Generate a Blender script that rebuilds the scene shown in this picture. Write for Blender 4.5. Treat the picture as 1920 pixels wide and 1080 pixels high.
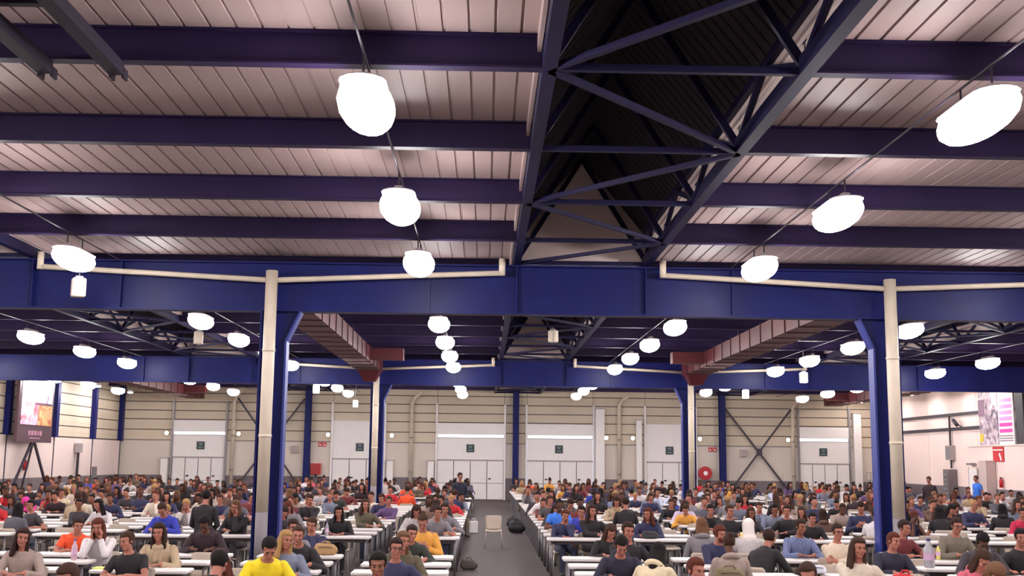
import bpy, bmesh, math, random
import numpy as np
from mathutils import Vector, Matrix, kdtree

for _o in list(bpy.data.objects):
    bpy.data.objects.remove(_o, do_unlink=True)
scene = bpy.context.scene
COL = scene.collection
random.seed(7)
RNG = np.random.default_rng(11)

# ------------------------------------------------------------------ camera
def look(yaw, pitch, roll):
    y, p, r = map(math.radians, (yaw, pitch, roll))
    fw = Vector((math.sin(y)*math.cos(p), math.cos(y)*math.cos(p), math.sin(p)))
    r0 = Vector((math.cos(y), -math.sin(y), 0)); u0 = r0.cross(fw)
    rt = math.cos(r)*r0 + math.sin(r)*u0
    up = -math.sin(r)*r0 + math.cos(r)*u0
    return Matrix((rt, up, -fw)).transposed().to_4x4()
cam_data = bpy.data.cameras.new('camera')
cam_data.sensor_width = 36.0
cam_data.lens = 2133.0/1920*36.0
cam_data.clip_end = 300
cam = bpy.data.objects.new('camera', cam_data)
cam.matrix_world = Matrix.Translation((0, 0, 2.2)) @ look(1.288, 8.612, 0.62)
COL.objects.link(cam)
scene.camera = cam

# ------------------------------------------------------------------ world, exposure
world = bpy.data.worlds.new('hall_air'); scene.world = world
world.use_nodes = True
world.node_tree.nodes['Background'].inputs[0].default_value = (0.5, 0.55, 0.7, 1)
world.node_tree.nodes['Background'].inputs[1].default_value = 0.02
scene.view_settings.view_transform = 'Standard'
scene.view_settings.look = 'None'
scene.view_settings.exposure = 0.0
scene.view_settings.gamma = 1.0
scene.view_settings.use_curve_mapping = False
scene.cycles.max_bounces = 4
scene.cycles.diffuse_bounces = 3
scene.cycles.glossy_bounces = 2
scene.cycles.transmission_bounces = 4
scene.cycles.caustics_reflective = False
scene.cycles.caustics_refractive = False
LAMP_STRENGTH = 55.0            # every ceiling lamp of the hall
LAMP_COLOR = (1.0, 0.955, 0.95)

# ------------------------------------------------------------------ materials
def lin(c):
    return tuple(((x/255.0)/12.92 if x/255.0 <= .04045 else ((x/255.0+.055)/1.055)**2.4) for x in c)
MATS = {}
def mat(name, rgb, rough=0.6, metal=0.0, vary=0.0, scale=4.0, bump=0.0, bscale=30.0, emit=0.0, spec=0.5, trans=0.0):
    """principled material; vary mixes a noise of darker/lighter tone, bump gives fine relief"""
    if name in MATS: return MATS[name]
    m = bpy.data.materials.new(name); m.use_nodes = True
    nt = m.node_tree; b = nt.nodes['Principled BSDF']
    c = lin(rgb) + (1,)
    b.inputs['Base Color'].default_value = c
    b.inputs['Roughness'].default_value = rough
    b.inputs['Metallic'].default_value = metal
    b.inputs['Specular IOR Level'].default_value = spec
    if trans: b.inputs['Transmission Weight'].default_value = trans
    if vary or bump:
        tc = nt.nodes.new('ShaderNodeTexCoord')
    if vary:
        n = nt.nodes.new('ShaderNodeTexNoise'); n.inputs['Scale'].default_value = scale
        n.inputs['Detail'].default_value = 5
        nt.links.new(tc.outputs['Object'], n.inputs['Vector'])
        r = nt.nodes.new('ShaderNodeValToRGB')
        r.color_ramp.elements[0].position = .3; r.color_ramp.elements[1].position = .7
        r.color_ramp.elements[0].color = tuple(x*(1-vary) for x in c[:3]) + (1,)
        r.color_ramp.elements[1].color = tuple(min(1, x*(1+vary)) for x in c[:3]) + (1,)
        nt.links.new(n.outputs['Fac'], r.inputs['Fac'])
        nt.links.new(r.outputs['Color'], b.inputs['Base Color'])
    if bump:
        n2 = nt.nodes.new('ShaderNodeTexNoise'); n2.inputs['Scale'].default_value = bscale
        nt.links.new(tc.outputs['Object'], n2.inputs['Vector'])
        bp = nt.nodes.new('ShaderNodeBump'); bp.inputs['Strength'].default_value = bump
        bp.inputs['Distance'].default_value = .02
        nt.links.new(n2.outputs['Fac'], bp.inputs['Height'])
        nt.links.new(bp.outputs['Normal'], b.inputs['Normal'])
    if emit:
        b.inputs['Emission Color'].default_value = c
        b.inputs['Emission Strength'].default_value = emit
    MATS[name] = m
    return m

M_BLUE = mat('blue_steel_paint', (24, 29, 88), .42, vary=.15, scale=1.5, spec=.16)
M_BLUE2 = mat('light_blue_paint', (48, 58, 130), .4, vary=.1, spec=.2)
M_PURLIN = mat('navy_purlin_paint', (38, 26, 58), .5, vary=.12, scale=1.2, spec=.15)
M_SHEET = mat('pale_roof_sheet', (160, 139, 137), .55, vary=.06, scale=.7)
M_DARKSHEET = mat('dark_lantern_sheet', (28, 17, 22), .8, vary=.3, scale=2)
M_TRUSS = mat('dark_blue_truss_paint', (27, 23, 56), .5, spec=.15)
M_CLAD = mat('cream_cladding', (205, 190, 170), .6, vary=.05, scale=.8)
M_WALL = mat('white_wall_paint', (226, 206, 200), .75, vary=.04, scale=.6, bump=.08, bscale=25)
M_CONC = mat('pale_concrete_paint', (208, 196, 186), .8, vary=.05, scale=.5, bump=.08, bscale=25)
M_RWALL = mat('lit_wall_paint', (238, 214, 208), .75, vary=.03, scale=.6)  # wall paint lightened to carry the stronger light on the right side
M_CLADGAP = mat('cladding_gap', (92, 82, 74), .8)
M_DADO = mat('grey_wall_paint', (116, 104, 108), .75, vary=.06, scale=1)
M_DOOR = mat('white_door_paint', (232, 226, 224), .5, vary=.02)
M_DOORLINE = mat('grey_door_rail', (160, 150, 150), .5)
M_FLOOR = mat('grey_concrete_floor', (60, 46, 46), .7, vary=.14, scale=.9, bump=.1, bscale=12)
M_PIPE = mat('cream_pipe_paint', (214, 200, 182), .5, vary=.08, scale=3)
M_PIPEGREY = mat('grey_pipe_paint', (126, 118, 124), .6, vary=.05)
M_RED = mat('red_duct_paint', (84, 27, 33), .5, vary=.12, scale=1.5)
M_REDDK = mat('dark_red_flange', (58, 18, 24), .5)
M_SLAT = mat('pale_grille_slat', (224, 200, 200), .5)
M_DARK = mat('dark_metal', (52, 44, 56), .5)
M_GREYMET = mat('grey_metal', (140, 136, 140), .4, metal=.3)
M_WHITE = mat('white_plastic', (232, 228, 228), .4)
M_GLOW = mat('lamp_diffuser', (255, 247, 247), .5, emit=LAMP_STRENGTH)
M_GLOW.node_tree.nodes['Principled BSDF'].inputs['Emission Color'].default_value = LAMP_COLOR + (1,)
M_DAY = mat('daylight_pane', (236, 236, 255), .3, emit=1.6)
M_DAYSLIT = mat('daylight_gap', (226, 226, 255), .3, emit=1.0)
M_BULK = mat('bulkhead_glass', (255, 246, 214), .3, emit=5.0)
M_LANTERN = mat('lit_lantern_glass', (255, 250, 240), .3, emit=4.0)
M_TABLE = mat('white_table_top', (218, 210, 208), .4, vary=.02)
M_LEG = mat('grey_table_leg', (112, 106, 110), .4, metal=.4)
M_CHAIR = mat('beige_chair_plastic', (176, 160, 146), .5, vary=.04)
M_CHLEG = mat('pale_chair_tube', (206, 200, 198), .35, metal=.4)
M_TEAL = mat('dark_teal_sign', (44, 62, 66), .5)
M_INK = mat('pale_sign_ink', (130, 142, 142), .6)
M_SIGNRED = mat('red_sign', (196, 40, 46), .5)
M_SIGNWHITE = mat('white_sign', (240, 232, 232), .5)

# ------------------------------------------------------------------ mesh helpers
class MB:
    def __init__(s): s.v = []; s.f = []; s.m = []; s.sm = []
    def add(s, vs, fs, m=0, smooth=False):
        o = len(s.v); s.v += [tuple(map(float, v)) for v in vs]
        for f in fs:
            s.f.append(tuple(i+o for i in f)); s.m.append(m); s.sm.append(smooth)
        return s
    def box(s, x0, x1, y0, y1, z0, z1, m=0):
        vs = [(x, y, z) for z in (z0, z1) for y in (y0, y1) for x in (x0, x1)]
        return s.add(vs, [(0,2,3,1),(4,5,7,6),(0,1,5,4),(2,6,7,3),(0,4,6,2),(1,3,7,5)], m)
    def bar(s, a, b, w, h, m=0, up=(0,0,1)):
        a, b, up = Vector(a), Vector(b), Vector(up)
        d = (b-a).normalized()
        if abs(d.dot(up)) > .98: up = Vector((0,1,0))
        r = d.cross(up).normalized()*(w/2); u = r.cross(d).normalized()*(h/2)
        vs = [p+i*r+j*u for p in (a, b) for i, j in ((-1,-1),(1,-1),(1,1),(-1,1))]
        return s.add(vs, [(0,1,2,3)[::-1],(4,5,6,7),(0,1,5,4),(1,2,6,5),(2,3,7,6),(3,0,4,7)], m)
    def tube(s, pts, r, n=10, m=0, caps=True):
        pts = [Vector(p) for p in pts]; rings = []
        rs = r if isinstance(r, (list, tuple)) else [r]*len(pts)
        o = len(s.v); prev = None
        for i, p in enumerate(pts):
            d = (pts[min(i+1, len(pts)-1)]-pts[max(i-1, 0)]).normalized()
            up = Vector((0,0,1)) if abs(d.z) < .95 else Vector((0,1,0))
            a = d.cross(up).normalized() if prev is None else (prev - d*prev.dot(d)).normalized()
            prev = a; b = d.cross(a)
            for k in range(n):
                t = 2*math.pi*k/n
                s.v.append(tuple(p + (a*math.cos(t)+b*math.sin(t))*rs[i]))
        for i in range(len(pts)-1):
            for k in range(n):
                s.f.append((o+i*n+k, o+i*n+(k+1)%n, o+(i+1)*n+(k+1)%n, o+(i+1)*n+k)); s.m.append(m); s.sm.append(True)
        if caps:
            s.f.append(tuple(o+k for k in range(n))[::-1]); s.m.append(m); s.sm.append(False)
            e = o+(len(pts)-1)*n
            s.f.append(tuple(e+k for k in range(n))); s.m.append(m); s.sm.append(False)
        return s
    def ell(s, c, r, nu=14, nv=9, m=0, fn=None, mtx=None):
        vs = []; fs = []
        def put(x, y, z):
            p = Vector((x*r[0], y*r[1], z*r[2]))
            if fn: p = fn(p)
            p = p + Vector(c)
            vs.append(mtx @ p if mtx else p)
        put(0,0,1)
        for i in range(1, nv):
            ph = math.pi*i/nv
            for k in range(nu):
                t = 2*math.pi*k/nu
                put(math.sin(ph)*math.cos(t), math.sin(ph)*math.sin(t), math.cos(ph))
        put(0,0,-1)
        for k in range(nu): fs.append((0, 1+k, 1+(k+1) % nu))
        for i in range(nv-2):
            for k in range(nu):
                a = 1+i*nu+k; b = 1+i*nu+(k+1) % nu
                fs.append((a, a+nu, b+nu, b))
        e = len(vs)-1
        for k in range(nu): fs.append((e, 1+(nv-2)*nu+(k+1) % nu, 1+(nv-2)*nu+k))
        return s.add(vs, fs, m, True)
    def slab(s, w, d, z0, z1, rad, ch=.008, n=3, m=0, cx=0, cy=0):
        """rounded rectangle plate with chamfered rims"""
        def ring(inset, z):
            out = []
            for sx, sy, a0 in ((1,1,0),(-1,1,90),(-1,-1,180),(1,-1,270)):
                for k in range(n+1):
                    a = math.radians(a0+90*k/n)
                    out.append((cx+sx*(w/2-rad)+(rad-inset)*math.cos(a), cy+sy*(d/2-rad)+(rad-inset)*math.sin(a), z))
            return out
        R = [ring(ch, z0), ring(0, z0+ch), ring(0, z1-ch), ring(ch, z1)]
        N = len(R[0]); vs = sum(R, []); fs = []
        for i in range(3):
            for k in range(N):
                fs.append((i*N+k, i*N+(k+1) % N, (i+1)*N+(k+1) % N, (i+1)*N+k))
        fs.append(tuple(range(N))[::-1]); fs.append(tuple(3*N+k for k in range(N)))
        return s.add(vs, fs, m)
    def mesh(s, name, mats):
        me = bpy.data.meshes.new(name); me.from_pydata(s.v, [], s.f)
        for m in (mats if isinstance(mats, (list, tuple)) else [mats]): me.materials.append(m)
        me.polygons.foreach_set('material_index', s.m); me.polygons.foreach_set('use_smooth', s.sm)
        me.update(); return me
    def build(s, name, mats, parent=None, loc=None, rot=None):
        return put(name, s.mesh(name, mats), parent, loc, rot)

def put(name, me, parent=None, loc=None, rot=None):
    o = bpy.data.objects.new(name, me); COL.objects.link(o)
    if parent: o.parent = parent
    if loc is not None: o.location = loc
    if rot is not None: o.rotation_euler = rot
    return o
def tag(o, label, cat=None, group=None, kind=None):
    o['label'] = label
    if cat: o['category'] = cat
    if group: o['group'] = group
    if kind: o['kind'] = kind
    return o
def empty(name, loc=(0,0,0), rz=0.0):
    o = bpy.data.objects.new(name, None); COL.objects.link(o)
    o.location = loc; o.rotation_euler = (0,0,rz); o.empty_display_size = .2
    return o
_T = 'zeroth first second third fourth fifth sixth seventh eighth ninth tenth eleventh twelfth thirteenth fourteenth fifteenth sixteenth seventeenth eighteenth nineteenth'.split()
def ordinal(n):
    if n < 20: return _T[n]
    tens = {2: ('twentieth', 'twenty'), 3: ('thirtieth', 'thirty'), 4: ('fortieth', 'forty')}[n//10]
    return tens[0] if n % 10 == 0 else tens[1] + '-' + _T[n % 10]

# ================================================================== THE HALL
XL, XR, YB, YF, ZR = -20.4, 22.2, -9.0, 64.6, 6.3
MON = [-9.93, 1.83, 13.59]           # roof lanterns (centre lines)
HW = 1.25
COLX = [-15.81, -4.05, 7.71, 19.47]  # column lines
BEAMY = [0.4, 21.8, 43.2]
STRIPS = [(XL, MON[0]-HW), (MON[0]+HW, MON[1]-HW), (MON[1]+HW, MON[2]-HW), (MON[2]+HW, XR)]

tag(MB().box(XL-.2, XR+.2, YB-.2, YF+.2, -.2, 0).build('floor', M_FLOOR), 'grey concrete hall floor with a central aisle', 'floor', kind='structure')

# ---- ceiling: ribbed sheets on deep navy purlins
ceiling = tag(empty('ceiling', (0,0,0)), 'pale ribbed sheet roof on deep navy purlins', 'ceiling', kind='structure')
def ribbed(x0, x1, y0, y1, z, name, parent, m):
    prof = []; x = x0
    while x < x1-.01:
        xe = min(x+.25, x1)
        if xe-x > .2:
            prof += [(x, 0), (x+.215, 0), (x+.22, .02), (x+.245, .02)]
        else: prof += [(x, 0)]
        x += .25
    prof.append((x1, 0))
    b = MB()
    vs = [(px, y, z+pz) for y in (y0, y1) for px, pz in prof]; n = len(prof)
    b.add(vs, [(i, i+1, n+i+1, n+i) for i in range(n-1)])
    b.box(x0, x1, y0, y1, z+.07, z+.12)  # unseen slab over the ribs, added to block outside light
    return b.build(name, m, parent)
bays = [YB] + BEAMY + [YF]
for (x0, x1) in STRIPS:
    for y0, y1 in zip(bays[:-1], bays[1:]):
        ribbed(x0, x1, y0, y1, ZR, 'roof_sheet', ceiling, M_SHEET)
PUR = [-21.4+a+21.4*k for k in range(4) for a in (1.75, 4.7, 7.65, 10.6, 13.5, 16.4, 19.35)]
PUR = [p for p in PUR if YB+.3 < p < YF-.3]
for (x0, x1) in STRIPS:
    L0, L1 = x0 + (.0 if x0 != XL else .02), x1
    b = MB()
    b.box(L0, L1, -.008, .008, 5.97, 6.28)
    b.box(L0, L1, -.07, .07, 5.95, 5.97); b.box(L0, L1, -.07, .07, 6.28, 6.298)
    me = b.mesh('purlin', M_PURLIN)
    for y in PUR: put('purlin', me, ceiling, (0, y, 0))

# ---- roof lanterns with their trusses
def lantern(xc, y0, y1, label):
    t = tag(empty('roof_lantern', (xc, y0, 0)), label, 'roof lantern', 'raised roof lanterns with lattice trusses', 'structure')
    L = y1-y0
    for s in (-1, 1):
        MB().box(s*HW-.07, s*HW+.07, 0, L, 5.93, 6.12).build('chord', M_TRUSS, t)
        MB().box(s*(HW+.02)-.015, s*(HW+.02)+.015, 0, L, 6.12, 6.55).build('upstand', M_WALL, t)
        MB().box(s*(HW+.10)-.02, s*(HW+.10)+.02, 0, L, 6.13, 6.3).build('edge_flashing', M_SHEET, t)
        MB().box(s*(HW-.03)-.04, s*(HW-.03)+.04, 0, L, 6.5, 6.6).build('top_rail', M_TRUSS, t)
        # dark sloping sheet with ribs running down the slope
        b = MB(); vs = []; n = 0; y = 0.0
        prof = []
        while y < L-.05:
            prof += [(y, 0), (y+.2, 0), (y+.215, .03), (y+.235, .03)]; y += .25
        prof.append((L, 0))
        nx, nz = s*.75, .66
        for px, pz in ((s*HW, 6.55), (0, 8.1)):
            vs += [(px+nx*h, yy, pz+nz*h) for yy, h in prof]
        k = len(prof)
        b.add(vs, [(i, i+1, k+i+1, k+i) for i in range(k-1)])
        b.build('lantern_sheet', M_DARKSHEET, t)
    for yy in (.02, L-.05):
        b = MB()
        pr = [(-HW, 5.95), (HW, 5.95), (HW, 6.55), (0, 8.1), (-HW, 6.55)]
        vs = [(x, yy, z) for x, z in pr] + [(x, yy+.03, z) for x, z in pr]
        b.add(vs, [(0,1,2,3,4), (9,8,7,6,5)] + [(i, (i+1) % 5, 5+(i+1) % 5, 5+i) for i in range(5)])
        b.build('gable_panel', M_WALL, t)
    nodes = [0.15] + [p-y0 for p in PUR if y0 < p < y1] + [L-.15]
    side = 1
    if abs(y0-.4) < .1: side = -1
    for i, yy in enumerate(nodes):
        MB().bar((-HW, yy, 5.98), (HW, yy, 5.98), .07, .07).build('cross_strut', M_TRUSS, t)
        for s in (-1, 1):
            MB().bar((s*HW, yy, 6.02), (0, yy, 8.05), .09, .06, up=(0,1,0)).build('rafter', M_TRUSS, t)
            if i+1 < len(nodes):
                m = (yy+nodes[i+1])/2
                MB().bar((s*(HW-.02), yy, 6.05), (s*(HW-.05), m, 6.52), .05, .07).build('web_diagonal', M_TRUSS, t)
                MB().bar((s*(HW-.05), m, 6.52), (s*(HW-.02), nodes[i+1], 6.05), .05, .07).build('web_diagonal', M_TRUSS, t)
        if i+1 < len(nodes):
            MB().bar((side*HW, yy, 5.96), (-side*HW, nodes[i+1], 5.96), .07, .06).build('plan_diagonal', M_TRUSS, t)
            side = -side
    return t
for i, xc in enumerate(MON):
    where = ('left', 'middle', 'right')[i]
    for y0, y1, w in ((YB, .4, 'behind the viewpoint'), (.4, 21.8, 'in front of the first blue girder'), (21.8, 43.2, 'between the two blue girders'), (43.2, YF, 'behind the second blue girder')):
        lantern(xc, y0, y1, f'dark raised roof lantern with blue lattice struts, {where} one {w}')

# ---- main girders
for j, y in enumerate(BEAMY):
    g = tag(empty('girder_beam', (0, y, 0)), ('deep blue plate girder above the viewpoint', 'nearer deep blue plate girder across the hall', 'farther deep blue plate girder across the hall')[j], 'girder', 'blue plate girders', 'structure')
    MB().box(XL, XR, -.012, .012, 5.0, 5.93).build('web', M_BLUE, g)
    MB().box(XL, XR, -.15, .15, 4.97, 5.0).build('flange', M_BLUE, g)
    MB().box(XL, XR, -.15, .15, 5.9, 5.93).build('flange', M_BLUE, g)
    me = MB().box(-.012, .012, -.13, .13, 5.0, 5.9).mesh('stiffener', M_BLUE)
    for x in [m+s*HW for m in MON for s in (-1, 1)] + [c+s*2.95 for c in COLX for s in (-1, 1)]:
        if XL+.2 < x < XR-.2: put('stiffener', me, g, (x, 0, 0))

# ---- columns with haunches, and the drain pipes that run down them
def column(x, y, inner, label):
    t = tag(empty('steel_column', (x, y, 0)), label, 'column', 'blue steel columns', 'structure')
    MB().box(-.22, .22, -.01, .01, 0, 5.0).build('web', M_BLUE, t)
    MB().box(-inner*.24-.02, -inner*.24+.02, -.15, .15, 0, 4.97).build('flange', M_BLUE, t)
    b = MB()
    b.box(inner*.24-.02, inner*.24+.02, -.15, .15, 0, 4.4)
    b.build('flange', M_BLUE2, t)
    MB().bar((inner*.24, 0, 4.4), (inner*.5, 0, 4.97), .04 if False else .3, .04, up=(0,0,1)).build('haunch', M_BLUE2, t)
    b = MB(); pr = [(inner*.22, 4.4), (inner*.48, 4.97), (inner*.22, 4.97)]
    vs = [(px, yy, pz) for yy in (-.01, .01) for px, pz in pr]
    b.add(vs, [(0,1,2), (5,4,3), (0,3,4,1), (1,4,5,2), (2,5,3,0)]); b.build('haunch_web', M_BLUE, t)
    MB().box(-.32, .32, -.24, .24, 0, .03).build('base_plate', M_BLUE, t)
def drain(x, y, label):
    t = tag(empty('drain_pipe', (x, y, 0)), label, 'pipe', 'cream drain pipes on the columns')
    MB().tube([(0,0,1.2), (0,0,5.72)], .115, 16).build('downpipe', M_PIPE, t)
    MB().tube([(0,0,0), (0,0,1.2)], .116, 16).build('painted_foot', M_PIPEGREY, t)
    for z in (2.6, 4.2):
        MB().tube([(0,0,z-.025), (0,0,z+.025)], .125, 16).build('pipe_clamp', M_PIPE, t)
    for s in (-1, 1):
        xe = max(XL+.3, min(XR-.3, x+s*4.38))-x
        if abs(xe) > .8:
            MB().tube([(s*.05,0,5.54), (xe*.5,0,5.64), (xe,0,5.74)], .052, 10).build('branch_pipe', M_PIPE, t)
            MB().tube([(xe,0,5.69), (xe,0,6.02)], .062, 10).build('outlet_pipe', M_PIPE, t)
for j, y in enumerate(BEAMY):
    for i, x in enumerate(COLX):
        if i in (0, 3): continue
        far = ('beside the viewpoint', 'under the nearer girder', 'under the farther girder')[j]
        nm = ('far left', 'left', 'right', 'far right')[i]
        column(x, y, 1 if i % 2 == 1 else -1, f'blue steel column {far}, {nm} of its row')
        if j: drain(x+(-.04 if i < 2 else .05), y-.32, f'cream drain pipe on the {nm} column {far}')

# ---- red air ducts along the column lines
def duct(x, y0, y1, s, label, drop=True):
    t = tag(empty('air_duct', (x, y0, 0)), label, 'air duct', 'red ventilation ducts under the roof')
    L = y1-y0
    MB().box(-.42, .42, 0, L, 5.4, 5.9).build('duct_body', M_RED, t)
    me = MB().box(-.445, .445, -.02, .02, 5.375, 5.925).mesh('flange_seam', M_REDDK)
    y = .6
    while y < L-.3:
        put('flange_seam', me, t, (0, y, 0)); y += 1.25
    me = MB().box(-.36, .36, -.05, .05, 5.385, 5.402).mesh('grille_slat', M_SLAT)
    for k in range(5): put('grille_slat', me, t, (0, L*.72+k*.55, 0))
    MB().box(s*.42 if s > 0 else -1.5, 1.5 if s > 0 else -.42, L*.78, L*.78+.5, 5.5, 5.88).build('branch_box', M_RED, t)
    b = MB()
    vs = [(-.42, L-1.2, 5.42), (.42, L-1.2, 5.42), (.42, L-.25, 5.42), (-.42, L-.25, 5.42), (-.2, L-.75, 5.02), (.2, L-.75, 5.02), (.2, L-.3, 5.02), (-.2, L-.3, 5.02)]
    if drop: b.add(vs, [(3,2,1,0)[::-1], (4,5,6,7)[::-1], (0,1,5,4), (1,2,6,5), (2,3,7,6), (3,0,4,7)]); b.build('drop_box', M_RED, t)
    me = MB().box(-.01, .01, -.01, .01, 5.9, 6.3).mesh('hanger', M_DARK)
    y = 1.0
    while y < L:
        put('hanger', me, t, (-.38, y, 0)); put('hanger', me, t, (.38, y, 0)); y += 5
duct(COLX[1]-.22, 22.2, 42.7, 1, 'red ventilation duct above the left columns')
duct(COLX[2]+.1, 22.2, 42.7, -1, 'red ventilation duct above the right columns')
duct(COLX[0]-.2, 43.8, 63.8, 1, 'red ventilation duct at the far left under the roof', False)
duct(COLX[3], 43.8, 63.8, -1, 'red ventilation duct at the far right under the roof', False)

# pair of dark rails at the roof above the left columns, near the viewpoint
M_TRACK = mat('dark_plum_metal', (30, 20, 38), .6, spec=.2)
t = tag(empty('track_frame', (-3.93, 2.0, 0)), 'dark twin roof rails with crosspieces at the upper left corner', 'rail')
for x in (-.34, .34):
    MB().box(x-.07, x+.07, 0, 8.6, 5.82, 5.945).build('rail', M_TRACK, t)
    for k in (-.06, .06): MB().box(x+k-.012, x+k+.012, 8.6, 8.72, 5.8, 5.9).build('rail_tip', M_TRACK, t)
for y in (.6, 2.4, 4.2, 5.6, 7.0): MB().box(-.28, .28, y-.04, y+.04, 5.86, 5.92).build('crosspiece', M_TRACK, t)
MB().box(-.3, .3, .1, 6.2, 5.92, 5.945).build('cover_plate', M_TRACK, t)

# ---- walls
def wall(name, label): return tag(empty(name), label, 'wall', kind='structure')
WB = wall('wall_back', 'plain white wall behind the viewpoint')
MB().box(XL-.2, XR+.2, YB-.2, YB, 0, 6.5).build('wall_body', M_WALL, WB)

WF = wall('wall_far', 'far end wall of cream cladding over white concrete with grey base band')
b = MB(); b.box(XL-.2, XR+.2, YF+.02, YF+.2, 0, 6.5); b.build('wall_body', M_CLADGAP, WF)
DOORS = [(-17.4, -14.48, True), (-8.52, -5.62, False), (-2.67, 1.11, True), (2.38, 6.12, True), (9.08, 11.9, False), (17.79, 20.63, True)]
segs = []; x = XL
for (a, c, _s) in DOORS: segs.append((x, a-.06)); x = c+.06
segs.append((x, XR))
for (a, c) in segs:
    b = MB(); b.box(a, c, YF-.06, YF+.02, 1.2, 3.08, 0); b.box(a, c, YF-.06, YF+.02, 0, 1.2, 1)
    b.build('lower_wall', [M_CONC, M_DADO], WF)
    MB().box(a, c, YF-.075, YF+.0, 3.08, 3.12).build('wall_rail', M_DOORLINE, WF)
def cladding(par, span, z0, z1, n, axis, at, out):
    h = (z1-z0)/n
    for k in range(n):
        b = MB()
        za, zb = z0+k*h+.026, z0+(k+1)*h-.026
        a, c = span
        if axis == 'x':
            b.box(a, c, at-.035, at+.02, za, zb); b.box(a, c, at-.045, at, za+h*.35, za+h*.45)
        else:
            y0, y1 = (at-.02, at+.035) if out > 0 else (at-.035, at+.02)
            b.box(y0, y1, a, c, za, zb)
            b.box(at if out > 0 else at-.045, at+.045 if out > 0 else at, a, c, za+h*.35, za+h*.45)
        b.build('cladding_panel', M_CLAD, par)
brk = sorted([XL, XR, -9.89, 1.75, 13.39])
for (a, c) in segs:
    cuts = [a] + [q for q in brk if a < q < c] + [c]
    for p, q in zip(cuts[:-1], cuts[1:]): cladding(WF, (p+.01, q-.01), 3.12, 4.28, 2, 'x', YF, -1)
for p, q in zip(brk[:-1], brk[1:]):
    ds = sorted([p, q] + [v for d in DOORS for v in d[:2] if p < v < q])
    for a, c in zip(ds[:-1], ds[1:]): cladding(WF, (a+.012, c-.012), 4.28, 6.24, 4, 'x', YF, -1)
for k, x in enumerate((-9.89, 1.75, 13.39)):
    t = tag(empty('wall_column', (x, YF-.28, 0)), f"blue steel column on the far wall, {('left', 'middle', 'right')[k]} of three", 'column', 'blue columns on the far wall', 'structure')
    MB().box(-.17, .17, -.17, -.14, 0, 6.2).build('flange', M_BLUE, t)
    MB().box(-.012, .012, -.14, .14, 0, 6.2).build('web', M_BLUE, t)
    MB().box(-.17, .17, .14, .17, 0, 6.2).build('flange', M_BLUE, t)
for k, x in enumerate((-14.05, -4.1, 7.58, 17.42)):
    t = tag(empty('wall_pipe', (x, YF-.2, 0)), f"cream drain pipe on the far wall, {ordinal(k+1)} from the left", 'pipe', 'cream pipes on the far wall')
    MB().tube([(0,0,.0), (0,0,5.3), (.15,-.2,5.6), (.5,-.6,5.9)], .1, 10).build('downpipe', M_PIPE, t)
    for z in (1.5, 3.4): MB().tube([(0,0,z-.03), (0,0,z+.03)], .115, 10).build('pipe_clamp', M_GREYMET, t)
def brace(x0, x1, z0, z1, label):
    t = tag(empty('wall_brace', ((x0+x1)/2, YF-.3, 0)), label, 'brace', 'crossed wall braces', 'structure')
    w = (x1-x0)/2; zc = (z0+z1)/2
    MB().bar((-w, 0, z0), (w, 0, z1), .09, .09, up=(0,1,0)).build('brace_bar', M_DARK, t)
    MB().bar((-w, .07, z1), (w, .07, z0), .09, .09, up=(0,1,0)).build('brace_bar', M_DARK, t)
    MB().box(-.16, .16, -.07, -.05, zc-.2, zc+.2).build('gusset_plate', M_DARK, t)
brace(-13.85, -10.1, .4, 5.5, 'dark crossed steel brace between the left far doors')
brace(13.6, 17.3, .4, 5.2, 'dark crossed steel brace with square centre plate, right of the far wall')

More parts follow.
